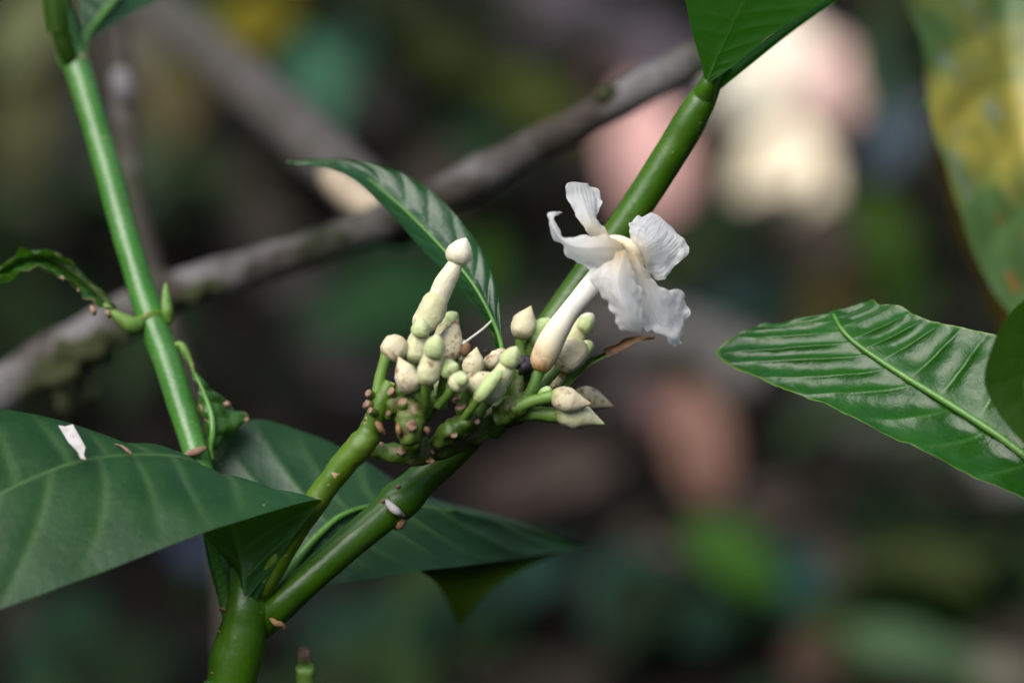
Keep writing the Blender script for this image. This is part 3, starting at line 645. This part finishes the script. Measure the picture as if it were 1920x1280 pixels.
bud((1060, 652, .012), (1100, 600, .012), 20, 'cream_green', BODY, (1045, 700, .010), 8, ((1090, 620, .010), (1112, 592, .010), 15))
bud((1086, 620, .016), (1112, 588, .016), 16, 'tall', BLUNT, (1050, 690, .012), 7)
bud((1040, 690, .004), (1099, 644, .004), 27, 'cream', ([0, .12, .3, .55, .8, .93, 1], [.4, .75, .95, 1, .82, .5, .12]), (1005, 742, .000), 12)
bud((1085, 668, .010), (1110, 640, .010), 14, 'slim_green', BLUNT, (1060, 700, .008), 6)
bud((1022, 724, .010), (1074, 698, .010), 16, 'cream', BLUNT, (1000, 745, .006), 8)
bud((1034, 740, -.012), (1109, 757, -.012), 22, 'cream', OV, (962, 768, -.010), 12, bend=.05)
bud((1040, 776, -.008), (1134, 795, -.008), 23, 'cream_green', OV, (972, 776, -.006), 14, bend=-.06)
bud((1078, 738, .022), (1150, 762, .022), 20, 'cream', OV, (1010, 745, .008), 9)
bud((1012, 744, -.006), (1033, 727, -.008), 10, 'slim_green', BLUNT, (1000, 752, -.006), 7)
bud((833, 738, -.010), (820, 715, -.012), 12, 'slim_green', BLUNT, (830, 765, -.010), 8)
# the open flower
FL = P('flower', pxtube([(1008, 694, -.006, 16), (1014, 680, -.006, 23), (1026, 655, -.006, 25.5), (1044, 620, -.006, 23), (1064, 590, -.006, 20), (1088, 560, -.007, 19.5), (1112, 532, -.007, 21), (1140, 500, -.007, 23), (1165, 474, -.008, 20), (1178, 460, -.010, 15)], 60, 24, bump=.05, bscale=120), 'tube', label='open white flower with five ruffled petals on long tube')
P('pedicel', pxtube([(985, 758, -.006, 12), (1000, 725, -.007, 11), (1012, 690, -.006, 13), (1018, 676, -.006, 16)], 16, 14, bump=.1), 'pedicel', FL)
P('throat', pxtube([(1128, 450, -.011, 3), (1150, 446, -.0125, 6), (1172, 453, -.0145, 9), (1188, 466, -.0145, 10), (1198, 480, -.0135, 7), (1203, 495, -.0115, 3)], 26, 14, bump=.12, bscale=300), 'throat', FL)
def petal(L, M, Rr, **k):
    a = dict(nu=80, nv=61, fold=.6, nveins=0, wav=.0005, wsc=110, edge=.0015, esc=400, rib_w=2)
    a.update(k); return P('petal', sheet(L, M, Rr, **a), 'petal', FL)
petal([(1168, 452, -.014), (1135, 442, -.015), (1098, 441, -.016), (1062, 444, -.017), (1048, 432, -.017), (1041, 412, -.016), (1045, 402, -.014), (1054, 399, -.012)],
      [(1172, 466, -.014), (1140, 462, -.019), (1105, 464, -.021), (1072, 460, -.020), (1048, 444, -.019), (1036, 420, -.018), (1039, 402, -.016), (1053, 398, -.013)],
      [(1172, 480, -.014), (1148, 492, -.016), (1114, 504, -.015), (1082, 489, -.014), (1053, 461, -.014), (1034, 432, -.015), (1028, 405, -.015), (1046, 395, -.013)], seed=1, wav=.0003)
petal([(1105, 442, -.010), (1095, 428, -.010), (1084, 408, -.008), (1072, 388, -.006), (1062, 366, -.004), (1061, 348, -.003), (1070, 341, -.002)],
      [(1128, 448, -.010), (1112, 425, -.011), (1102, 402, -.009), (1096, 382, -.006), (1090, 364, -.003), (1088, 350, -.002), (1088, 342, -.001)],
      [(1150, 446, -.010), (1134, 430, -.008), (1122, 412, -.006), (1126, 392, -.003), (1128, 374, 0), (1120, 356, .001), (1102, 344, 0)], seed=5, fold=.4)
petal([(1182, 458, -.012), (1182, 446, -.010), (1180, 432, -.006), (1182, 418, -.003), (1190, 408, -.001), (1204, 402, .001), (1222, 397, .002)],
      [(1192, 470, -.012), (1208, 464, -.012), (1222, 456, -.010), (1234, 448, -.007), (1244, 440, -.004), (1250, 430, -.001), (1252, 420, .002)],
      [(1200, 488, -.012), (1218, 510, -.010), (1236, 526, -.008), (1254, 512, -.006), (1275, 490, -.004), (1294, 468, -.002), (1268, 436, .002)], seed=9, wav=.0006)
petal([(1160, 470, -.016), (1146, 486, -.018), (1124, 504, -.019), (1111, 522, -.018), (1122, 545, -.018), (1142, 568, -.020), (1150, 592, -.021), (1158, 614, -.020), (1168, 617, -.020)],
      [(1172, 468, -.018), (1166, 492, -.024), (1160, 518, -.027), (1162, 545, -.027), (1170, 570, -.027), (1178, 592, -.026), (1184, 610, -.024), (1186, 620, -.022), (1186, 621, -.021)],
      [(1182, 472, -.016), (1184, 498, -.020), (1190, 525, -.020), (1198, 550, -.020), (1203, 575, -.020), (1207, 595, -.020), (1207, 608, -.020), (1204, 615, -.020), (1198, 619, -.020)], seed=14, wav=.0006)
petal([(1180, 474, -.014), (1180, 500, -.013), (1186, 532, -.012), (1192, 562, -.011), (1198, 590, -.011), (1204, 612, -.011), (1228, 622, -.014), (1250, 634, -.012), (1266, 646, -.010)],
      [(1188, 474, -.016), (1200, 502, -.017), (1214, 532, -.016), (1226, 558, -.015), (1238, 580, -.014), (1248, 600, -.013), (1258, 618, -.012), (1266, 634, -.012), (1272, 645, -.010)],
      [(1196, 478, -.014), (1210, 500, -.014), (1228, 525, -.013), (1252, 544, -.012), (1275, 546, -.010), (1288, 570, -.008), (1290, 590, -.008), (1278, 622, -.009), (1278, 644, -.010)], seed=21, wav=.0006)

# litter caught on the shrub: things of their own
def chip(pts, mat, name, label, cat):
    return single(name, pxtube(pts, 20, 8, bump=.15, bscale=500), MAT[mat], label, cat)
m = Mesh(); oc = [(109, 797), (122, 799), (136, 795), (148, 816), (160, 838), (157, 852), (161, 861), (151, 859), (145, 846), (128, 828)]
def fz(y): return -.0125-(y-795)*.00011
m.add([W(x, y, fz(y)-.0022) for x, y in oc]+[W(x+2, y+2, fz(y)-.0008) for x, y in oc], [tuple(range(10)), tuple(range(19, 9, -1))]+[(i, 10+i, 10+(i+1) % 10, (i+1) % 10) for i in range(10)])
o = single('bark_flake', m, MAT['flake'], 'pale grey bark flake lying on the broad dark leaf', 'bark flake')
for p in o.data.polygons: p.use_smooth = False
chip([(215, 832, -.003, 1), (228, 836, -.006, 2.5), (240, 845, -.009, 3.5), (247, 852, -.010, 1.5)], 'scar', 'husk', 'thin tan husk sliver lying by the broad leaf margin', 'husk')
# snapped stub standing below the fork
st = [W(568, 1232, .02), W(573, 1262, .02), W(576, 1300, .02), W(580, 1400, .025)]
st += [np.array([st[-1][0]+.008, st[-1][1]+.02, st[-1][2]*.5]), np.array([st[-1][0]+.015, st[-1][1]+.05, -.01])]
stub = thing('snapped_stalk', 'short yellow-green stalk with a snapped dry top', 'stalk', st[-1])
obj('stalk', tube(crv(st, 60), np.interp(np.linspace(0, 1, 60), [0, .3, 1], [13*PX, 14*PX, 26*PX]), 14, bump=.06), MAT['pedicel'], stub)
obj('broken_top', pxtube([(578, 1240, .0195, 8), (572, 1232, .0195, 13), (565, 1224, .0195, 15), (558, 1222, .0195, 9)], 14, 12, bump=.3, bscale=500), MAT['scar'], stub)

# ------------------------------------------------------------------ leafy shrub at the right, mostly outside the frame
base = np.array([W(2150, 800)[0]+.05, W(2150, 800)[1]+.03, 0.0])
sh2 = thing('glossy_leaved_shrub', 'shrub with glossy strongly veined green leaves reaching in from outside the frame', 'shrub', base)
top = W(2120, 500, .02)
obj('main_stem', tube(crv([base-np.array([0, 0, .02]), base+np.array([.01, .01, .12]), W(2130, 980, .02), W(2110, 780, .02), W(2100, 560, .03), W(2110, 300, .04)], 80), np.linspace(50, 24, 80)*PX, 16, bump=.05), MAT['stem'], sh2)
TL, TX = .40, -.26
g5 = obj('leaf', sheet(
    [(2060, 985, -.004), (1960, 952, .000), (1850, 905, -.002), (1700, 832, -.003), (1560, 764, -.002), (1440, 716, -.001), (1362, 680, .001), (1342, 652, .003), (1385, 625, .006), (1440, 606, .008), (1452, 620, .018)],
    [(2060, 930, .004), (1960, 880, .004), (1870, 815, .004), (1780, 757, .004), (1700, 708, .003), (1645, 672, .003), (1603, 642, .003), (1578, 616, .004), (1565, 598, .006), (1560, 583, .009), (1560, 598, .020)],
    [(2080, 900, .000), (2010, 780, .000), (1950, 680, .001), (1880, 634, .002), (1810, 615, .003), (1770, 607, .004), (1720, 592, .005), (1688, 572, .006), (1652, 572, .007), (1634, 559, .009), (1626, 576, .020)],
    260, 101, .35, 12.5, 1.0, .2, quilt=.0012, tilt=TL, yref=760, tiltx=TX, xref=1640, wav=.0013, wsc=70, edge=.0005, esc=260, vein_w=.07, rib_w=7), MAT['leaf_right'], sh2, label='glossy leaf with sunken veins and torn upper margin')
obj('midrib', pxtube([(2105, 960, .010, 9), (2060, 930, .002, 8), (1960, 880, .0025, 8), (1870, 815, .0025, 7.5), (1780, 757, .0025, 7), (1700, 708, .002, 6), (1645, 672, .002, 5), (1603, 642, .002, 4.5), (1578, 616, .003, 4), (1563, 590, .0065, 3)], 60, 10, tilt=TL, yref=760, tiltx=TX, xref=1640), MAT['midrib'], g5)
g6 = obj('leaf', sheet(
    [(2100, 640, .02), (2040, 560, -.01), (1960, 545, -.03), (1905, 575, -.035), (1868, 630, -.036), (1846, 700, -.036), (1855, 745, -.036), (1895, 805, -.036), (1960, 870, -.036)],
    [(2105, 650, .02), (2060, 620, .00), (2010, 620, -.02), (1970, 640, -.025), (1940, 670, -.028), (1920, 710, -.028), (1925, 760, -.028), (1950, 815, -.03), (1975, 872, -.034)],
    [(2110, 660, .02), (2080, 680, .00), (2060, 690, -.02), (2030, 710, -.025), (2010, 740, -.026), (2000, 770, -.026), (1995, 800, -.026), (1990, 840, -.03), (1985, 875, -.034)], 60, 25, .5, 9, quilt=.0003), MAT['leaf_olive'], sh2, label='dull olive leaf hanging in front of the glossy one')
# big yellowing leaf and its ochre neighbour
base3 = np.array([D(2350, 700, 1.0)[0], D(2350, 700, 1.0)[1]+.05, 0.0])
sh3 = thing('yellowing_plant', 'large leaved plant with a yellow mottled diseased leaf', 'plant', base3)
obj('main_stem', tube(crv([base3-np.array([0, 0, .02]), base3+np.array([-.01, 0, .15]), D(2300, 500, .98), D(2200, 150, .97), D(2080, -250, .96)], 70), np.linspace(.009, .005, 70), 14, bump=.05), MAT['stem'], sh3)
t = NT('yellow_mottled_leaf')
band = t.ramp(t.attr('t'), [(.0, (.25,)*3), (.3, (.42,)*3), (.45, (.62,)*3), (.56, (.55,)*3), (.68, (.28,)*3), (1, (.2,)*3)])
yf = t.rng(t.math('ADD', t.math('MULTIPLY', t.noise(34, 4), 1.1), band), 0.96, 1.22)
c = t.mix(yf, (.085, .17, .045, 1), (.40, .35, .06, 1))
c = t.mix(t.rng(t.noise(95, 3), .56, .66, 0, .8), c, (.10, .19, .05, 1))
c = t.mix(t.rng(t.noise(60, 2), .64, .70), c, (.32, .15, .04, 1))
c = t.mix(t.rng(t.noise(80, 3), .58, .72, 0, .6), c, (.20, .27, .24, 1))  # blue-grey sheen painted into the leaf colour
t.col(c); t.pr(.38, .5); t.bump(t.noise(150, 4), .4, .001); t.translucent((.5, .48, .05, 1), .3)
g7 = obj('leaf', sheet(
    [(1960, -260, 0.160), (1740, -160, 0.140), (1706, -20, 0.140), (1728, 120, 0.140), (1757, 250, 0.140), (1800, 390, 0.140), (1850, 515, 0.145), (1915, 620, 0.150), (1990, 720, 0.160)],
    [(2060, -250, 0.180), (1930, -140, 0.175), (1880, -20, 0.170), (1890, 120, 0.170), (1912, 250, 0.170), (1945, 380, 0.170), (1975, 500, 0.170), (2000, 610, 0.165), (2010, 725, 0.160)],
    [(2120, -220, 0.180), (2110, -120, 0.170), (2090, 0, 0.160), (2090, 130, 0.160), (2100, 250, 0.160), (2110, 380, 0.160), (2105, 500, 0.160), (2080, 610, 0.160), (2030, 725, 0.160)],
    90, 41, .5, 9, quilt=.0018, wav=.003, wsc=30, tilt=.5, yref=300), t.m, sh3, label='large leaf mottled yellow, green and orange')
obj('petiole', tube(crv([D(2078, -252, .96), W(2070, -262, .17), W(2058, -246, .18)], 14), np.full(14, .003), 8), MAT['midrib'], g7)
obj('petiole', tube(crv([D(2085, -235, .962), D(2040, -120, 1.02), W(1960, -20, .22), W(1860, 100, .22), W(1745, 205, .202)], 30), np.full(30, .003), 8), MAT['midrib'], sh3)
obj('leaf', sheet([(1734, 200, .22), (1750, 300, .23), (1778, 400, .24), (1814, 490, .24), (1855, 580, .24), (1903, 660, .22)],
    [(1745, 195, .205), (1790, 300, .205), (1830, 400, .205), (1860, 490, .205), (1890, 580, .205), (1910, 660, .2)],
    [(1760, 195, .20), (1850, 300, .20), (1890, 400, .20), (1920, 490, .20), (1930, 580, .20), (1920, 660, .20)], 50, 21, .5, 7, quilt=.001, wav=.003, wsc=25), live((128, 112, 48)), sh3, label='ochre dying leaf behind the mottled one')

# ------------------------------------------------------------------ the woody branch behind, forking
def dtube(pts, n=60, seg=18, **kw):     # (px, py, depth, radius px at that depth)
    c = crv(pts, n); return tube([D(a[0], a[1], a[2]) for a in c], [a[3]*K*a[2] for a in c], seg, **kw)
gl = D(-1200, 1500, 1.02); gl[2] = -.02
pts = [(-120, 800, 1.005, 52), (0, 735, 1.000, 50), (130, 655, 0.995, 46), (240, 590, 0.990, 42), (350, 540, 0.985, 38), (480, 500, 0.980, 36), (620, 455, 0.975, 37), (740, 410, 0.975, 38), (860, 352, 0.975, 36), (1000, 275, 0.975, 34), (1150, 195, 0.970, 33), (1300, 112, 0.965, 33), (1500, 0, 0.965, 32), (1700, -120, 0.965, 30), (2000, -330, 0.975, 27)]
c = crv(pts, 150); Pm = [D(a[0], a[1], a[2]) for a in c]; rr = [a[3]*K*a[2] for a in c]
low = crv([gl, gl+np.array([.12, 0, .12]), Pm[0]+np.array([-.35, .03, -.19]), Pm[0]], 40)[:-1]
gl0 = low[0]
wb = thing('woody_branch', 'grey lichen-patched woody branch slanting behind the flower, forking once', 'branch', gl0)
obj('main_limb', tube(np.vstack([low, Pm]), np.concatenate([np.linspace(.016, rr[0], 39), rr]), 22, bump=.22, bscale=45), MAT['bark'], wb)
sb = obj('side_limb', dtube([(748, 425, 0.990, 44), (700, 380, 1.035, 54), (640, 320, 1.105, 56), (560, 245, 1.215, 54), (470, 165, 1.345, 50), (380, 85, 1.495, 46), (280, 0, 1.645, 42), (120, -130, 1.845, 38), (-150, -340, 2.045, 30)], 80, 18, bump=.15, bscale=40), MAT['bark_side'], wb)
obj('bare_patch', dtube([(735, 420, 0.985, 18), (700, 392, 1.010, 34), (665, 362, 1.045, 38), (632, 335, 1.075, 30), (610, 315, 1.105, 12)], 30, 14, bump=.1), MAT['wood'], sb, label='pale cream patch where the bark has peeled')  # cream colour stands in for light on the limb's lower end
for k, pts in enumerate(([(40, 745, 0.975, 10), (90, 706, 0.972, 26), (140, 676, 0.968, 30), (190, 646, 0.968, 26), (240, 622, 0.970, 10)], [(95, 730, 0.970, 8), (120, 748, 0.970, 18), (128, 775, 0.973, 10), (126, 800, 0.975, 3)], [(150, 705, 0.970, 10), (165, 722, 0.970, 16), (172, 745, 0.973, 8), (170, 765, 0.975, 3)], [(330, 560, 0.970, 6), (370, 548, 0.963, 16), (420, 535, 0.963, 10)], [(1110, 190, 0.955, 6), (1135, 178, 0.950, 14), (1160, 168, 0.953, 6)])):
    obj('moss_tuft', dtube(pts, 26, 14, bump=1.1, bscale=210, seed=k), MAT['moss'], wb)
# thin sapling stem behind the left branch
sp = [D(205, -150, 1.08), D(215, 0, 1.08), D(228, 150, 1.075), D(240, 300, 1.07), D(262, 430, 1.065), D(310, 600, 1.06), D(370, 800, 1.06), D(415, 1000, 1.06), D(435, 1150, 1.06), D(440, 1260, 1.06)]
sp = sp+[np.array([sp[-1][0]+.01, sp[-1][1]+.01, sp[-1][2]*.5]), np.array([sp[-1][0]+.015, sp[-1][1]+.02, -.01])]
sap = thing('sapling', 'thin grey-brown sapling stem with a whitish lichen patch', 'sapling', sp[-1])
obj('stem', tube(crv(sp[::-1], 100), np.linspace(.007, .0038, 100), 14, bump=.2, bscale=80), MAT['bark_dark'], sap)
obj('lichen_patch', dtube([(227, 130, 1.066, 14), (229, 150, 1.066, 20), (233, 172, 1.066, 20), (236, 192, 1.066, 14)], 14, 12, bump=.3), MAT['lichen'], sap)

# ------------------------------------------------------------------ forest floor things behind
def log(name, a, b, rpx, mat, label, sag=0):
    A, B = G(*a), G(*b); d = gdepth((a[0]+b[0])/2, (a[1]+b[1])/2); r = rpx*K*d
    A[2] = B[2] = r*.8
    n = 50; c = crv([A, (A+B)/2+np.array([0, .03, sag]), B], n)
    return single(name, tube(c, r*(1+.12*np.sin(np.linspace(0, 5, n))), 20, bump=.25, bscale=14), MAT[mat], label, 'log')
log('fallen_log', (1120, 640), (2150, 1090), 70, 'log', 'pale grey fallen log lying below the glossy leaf')
log('fallen_log', (760, -110), (1330, 230), 62, 'mauve_log', 'dull mauve fallen log lying behind the slanting branch')
log('fallen_log', (1330, 205), (1760, 235), 24, 'log', 'slender grey log crossing behind the top leaves')

def leafshape(cx, cy, w, h, ang, depth, tau, curl=.1):
    """leaf blade seen at a pixel, leaning back by tau; size given in photo pixels"""
    C = D(cx, cy, depth); e1 = RT; e2 = np.array([0, math.cos(tau), math.sin(tau)]); n = np.cross(e1, e2)
    f = math.sin(tau+PITCH); sx = w*K*depth/2; sy = h*K*depth/2
    ca, sa = math.cos(R(ang)), math.sin(R(ang))
    ax = e1*ca+e2*sa/f; bx = -e1*sa+e2*ca/f         # ax: long axis at ang from horizontal
    def pt(s, q): return C+ax*(s*sx)+bx*(q*sy)+n*(-curl*sx*(s*s)+.25*sy*abs(q))
    ss = np.linspace(-1, 1, 9)
    prof = [.12, .55, .82, .97, 1, .92, .72, .4, .03]
    Lp = [tuple(pt(s, -p)) for s, p in zip(ss, prof)]; Mp = [tuple(pt(s, 0)) for s in ss]; Rp = [tuple(pt(s, p)) for s, p in zip(ss, prof)]
    return sheet(Lp, Mp, Rp, 34, 17, .4, 8, quilt=.0012*depth, conv=lambda *a: np.array(a), wav=.002, wsc=20, rib_w=5), np.array(Mp[0])

def fallen(px, py, w, h, ang, colr, label, group=None, tau=58):
    d = gdepth(px, py+abs(w*math.sin(R(ang)))/2+abs(h*math.cos(R(ang)))/2)
    m, _ = leafshape(px, py, w, h, ang, d, R(tau), .25)
    zmin = min(v[2] for v in m.v); m.v = [(v[0], v[1], v[2]-zmin+.002) for v in m.v]
    return single('fallen_leaf', m, dead(colr), label, 'fallen leaf', group)
# dead leaves; the cream and pink ones carry sunlight in their colour
fallen(1430, 90, 270, 140, 65, (246, 240, 216), 'pale cream fallen leaf leaning propped in the litter')
fallen(1500, 120, 250, 120, 105, (240, 226, 204), 'pale fallen leaf between the leaning cream leaf and pinkish leaf')
fallen(1560, 160, 200, 120, 95, (236, 196, 184), 'pinkish fallen leaf beside the broad cream one')
fallen(1440, 330, 250, 115, 75, (248, 236, 204), 'narrow cream fallen leaf below the slender grey log')
fallen(1500, 335, 260, 115, 96, (244, 228, 196), 'upright cream fallen leaf below the slender grey log')
fallen(1465, 410, 130, 80, 20, (240, 226, 190), 'short cream fallen leaf at the foot of the upright one')
fallen(1395, 290, 60, 90, 60, (140, 132, 84), 'yellowish green fallen leaf beside the cream leaf')
fallen(1215, 300, 320, 150, 97, (232, 182, 172), 'pink fallen leaf between the branch and slender log')
fallen(1310, 830, 260, 120, 100, (158, 118, 100), 'pinkish brown fallen leaf against the pale log')
fallen(1250, 780, 120, 80, 100, (150, 108, 104), 'small mauve fallen leaf against the pale log')
fallen(1250, 1060, 110, 110, 0, (112, 82, 84), 'mauve brown fallen leaf low on the dark soil')
fallen(960, 900, 190, 110, 20, (82, 64, 56), 'dull brown fallen leaf beyond the bent leaf tip')
fallen(1130, 150, 90, 60, 0, (120, 86, 76), 'reddish brown fallen leaf above the slanting branch')
fallen(1600, 800, 200, 110, 0, (122, 112, 106), 'greyish fallen leaf lying on the pale log side')
fallen(290, 480, 190, 60, 0, (84, 62, 52), 'rusty brown fallen leaf behind the thin sapling')
GR = 'dull fallen leaves on the dark soil'
FL_LABELS = ['broad greyish fallen leaf beyond the left end of the woody branch', 'upright grey-brown fallen leaf behind the thin sapling top', 'flat mauve-grey fallen leaf behind the sapling, under the grey-green seedling',
 'slanting olive-brown fallen leaf under the side limb', 'slanting brown fallen leaf where side limb meets woody branch', 'olive-grey fallen leaf between sapling and side limb',
 'slanting mauve-brown fallen leaf below the upper woody branch, near the pink leaf', 'olive-grey fallen leaf behind the glossy torn leaf', 'dark grey fallen leaf behind the bud cluster',
 'brown fallen leaf under the drooping buds', 'brownish fallen leaf just below the pale grey log', 'dark mauve fallen leaf behind the crumpled small leaf and stem', 'grey fallen leaf beside the sapling, under faded seedling leaves',
 'dark grey fallen leaf under the woody branch and slim leaf tip', 'grey-brown fallen leaf above the woody branch by the sapling', 'very dark fallen leaf under the green seedling leaves',
 'brown fallen leaf beside the pale grey-green seedling', 'greyish fallen leaf under the lower margin of the glossy leaf', 'dark brown fallen leaf behind the slim leaf and tall bud', 'dull mauve fallen leaf on the mauve log',
 'dull grey fallen leaf beside the mauve log, under the top leaf', 'mauve-grey fallen leaf at the end of the pale log', 'dark olive fallen leaf beside the teal seedling leaf', 'tan fallen leaf between the sapling and yellow seedling leaf']
for a in ((60, 330, 260, 120, 10, (124, 116, 100)), (260, 90, 240, 120, 70, (116, 110, 92)), (180, 420, 220, 90, 0, (112, 102, 94)), (420, 330, 240, 100, 140, (110, 100, 80)), (500, 420, 200, 90, 150, (96, 88, 76)), (330, 380, 180, 100, 20, (100, 96, 78)), (1080, 240, 200, 80, 150, (88, 78, 72)), (1600, 640, 220, 90, 0, (104, 98, 70)), (980, 600, 240, 90, 10, (76, 70, 64)), (1060, 860, 240, 100, 10, (88, 74, 64)), (1440, 940, 200, 80, 0, (86, 74, 66)), (700, 700, 220, 80, 0, (72, 66, 66)), (130, 310, 200, 150, 20, (78, 74, 70)), (560, 500, 160, 90, 10, (72, 66, 62)), (400, 450, 200, 80, 160, (88, 80, 72)), (620, 610, 150, 90, 20, (60, 54, 52)), (1530, 1230, 120, 110, 0, (92, 70, 54)), (1880, 950, 150, 80, 0, (84, 74, 70)), (960, 330, 140, 90, 0, (54, 50, 46)), (1010, 40, 160, 80, 160, (70, 62, 66)), (1240, 60, 150, 90, 160, (66, 60, 58)), (1180, 720, 150, 90, 0, (84, 74, 72)), (700, 190, 120, 80, 0, (56, 54, 46)), (330, 200, 140, 100, 60, (86, 78, 62))):
    fallen(*a, FL_LABELS.pop(0), GR)

def seedling(blobs, label, root=None, lf=1.0, name='seedling', cat='seedling'):
    """blobs: (px, py, w, h, ang, lift m, colour)"""
    x0, y0 = root or (blobs[0][0], blobs[0][1]+60)
    b = G(x0, y0); t = thing(name, label, cat, b)
    st = b+np.array([0, 0, -.01]); tops = []
    for i, (px, py, w, h, ang, lift, colr) in enumerate(blobs):
        d = gdepth(px, py, lift*.8*lf)
        m, base_pt = leafshape(px, py, w, h, ang, d, R(38), .2)
        lo = obj('leaf', m, live(colr), t)
        mid = (b+base_pt)/2; mid[2] = base_pt[2]*.7
        obj('stalk', tube(crv([b+np.array([0, 0, -.01]), mid, base_pt], 20), np.linspace(.004, .002, 20), 8), MAT['stem'], t)
    return t
seedling([(590, 150, 230, 100, 105, .3, (92, 138, 112)), (640, 120, 200, 80, 70, .22, (70, 104, 84)), (480, 40, 190, 120, 30, .45, (138, 130, 24)), (360, 50, 170, 110, 80, .4, (72, 108, 30)), (500, 170, 90, 60, 60, .35, (108, 112, 40))], 'seedling with teal and yellow leaves above the side limb', (560, 330))
seedling([(1000, 190, 260, 90, 145, .3, (80, 88, 22)), (830, 100, 200, 100, 150, .3, (58, 66, 16)), (900, 260, 150, 120, 100, .25, (34, 62, 34))], 'seedling with olive yellow leaves behind the slanting branch', (930, 380))
seedling([(740, 560, 320, 150, 15, .2, (46, 84, 48)), (900, 500, 170, 90, 60, .2, (62, 96, 22)), (610, 600, 160, 80, 0, .1, (34, 58, 38))], 'seedling with green leaves under the slim glossy leaf', (760, 700))
seedling([(1370, 1040, 230, 110, 145, .2, (78, 118, 46)), (1480, 1090, 150, 170, 60, .12, (52, 88, 84)), (1180, 1100, 200, 140, 40, .12, (62, 92, 80)), (1320, 1160, 150, 100, 20, .1, (36, 66, 50))], 'seedling with one bright green leaf above teal ones', (1360, 1200), .5)
seedling([(1720, 1140, 360, 110, 170, .1, (46, 84, 12)), (1560, 1160, 160, 90, 20, .1, (40, 60, 18)), (1700, 1215, 300, 80, 165, .2, (106, 130, 100)), (1800, 1250, 260, 80, 172, .15, (112, 124, 104)), (1890, 1275, 160, 80, 170, .2, (150, 146, 130)), (1820, 1030, 170, 110, 30, .1, (38, 50, 28))], 'seedling with pale grey-green and dark green leaves', (1720, 1290), .4)
seedling([(720, 1190, 260, 150, 20, .1, (40, 76, 56)), (880, 1120, 200, 100, 150, .1, (32, 60, 46)), (1010, 1070, 180, 90, 30, .12, (44, 76, 66)), (860, 1270, 170, 70, 0, .05, (42, 72, 24)), (600, 1170, 150, 120, 90, .1, (34, 56, 44))], 'seedling with dull blue-green leaves below the bent tip', (800, 1290), .5)
seedling([(110, 1210, 260, 150, 60, .1, (40, 70, 48)), (300, 1260, 130, 80, 20, .1, (30, 50, 38)), (50, 1160, 120, 90, 10, .1, (66, 60, 56))], 'seedling with dull leaves under the broad front leaf', (130, 1310), .5)
seedling([(365, 1030, 130, 70, 150, .05, (72, 82, 100))], 'seedling with one bluish grey leaf beside the stem', (340, 1120))
seedling([(1650, 430, 200, 110, 110, .3, (66, 92, 16)), (1640, 130, 260, 90, 95, .35, (62, 84, 62)), (1680, 250, 190, 90, 60, .35, (98, 112, 120)), (1560, 560, 200, 100, 20, .2, (70, 66, 24)), (1400, 560, 240, 110, 0, .2, (34, 56, 50)), (1700, 560, 160, 90, 60, .2, (58, 88, 26))], 'seedling with drooping leaves beyond the glossy leaf', (1640, 680))
seedling([(60, 40, 240, 130, 60, .3, (136, 142, 104)), (40, 220, 240, 130, 90, .2, (98, 100, 66)), (160, 240, 220, 130, 80, .15, (96, 96, 88)), (320, 180, 200, 110, 90, .2, (118, 108, 76)), (260, 300, 200, 100, 100, .15, (82, 98, 74)), (350, 300, 200, 110, 60, .12, (80, 88, 66))], 'seedling with faded grey-green leaves behind the thin sapling', (180, 420))
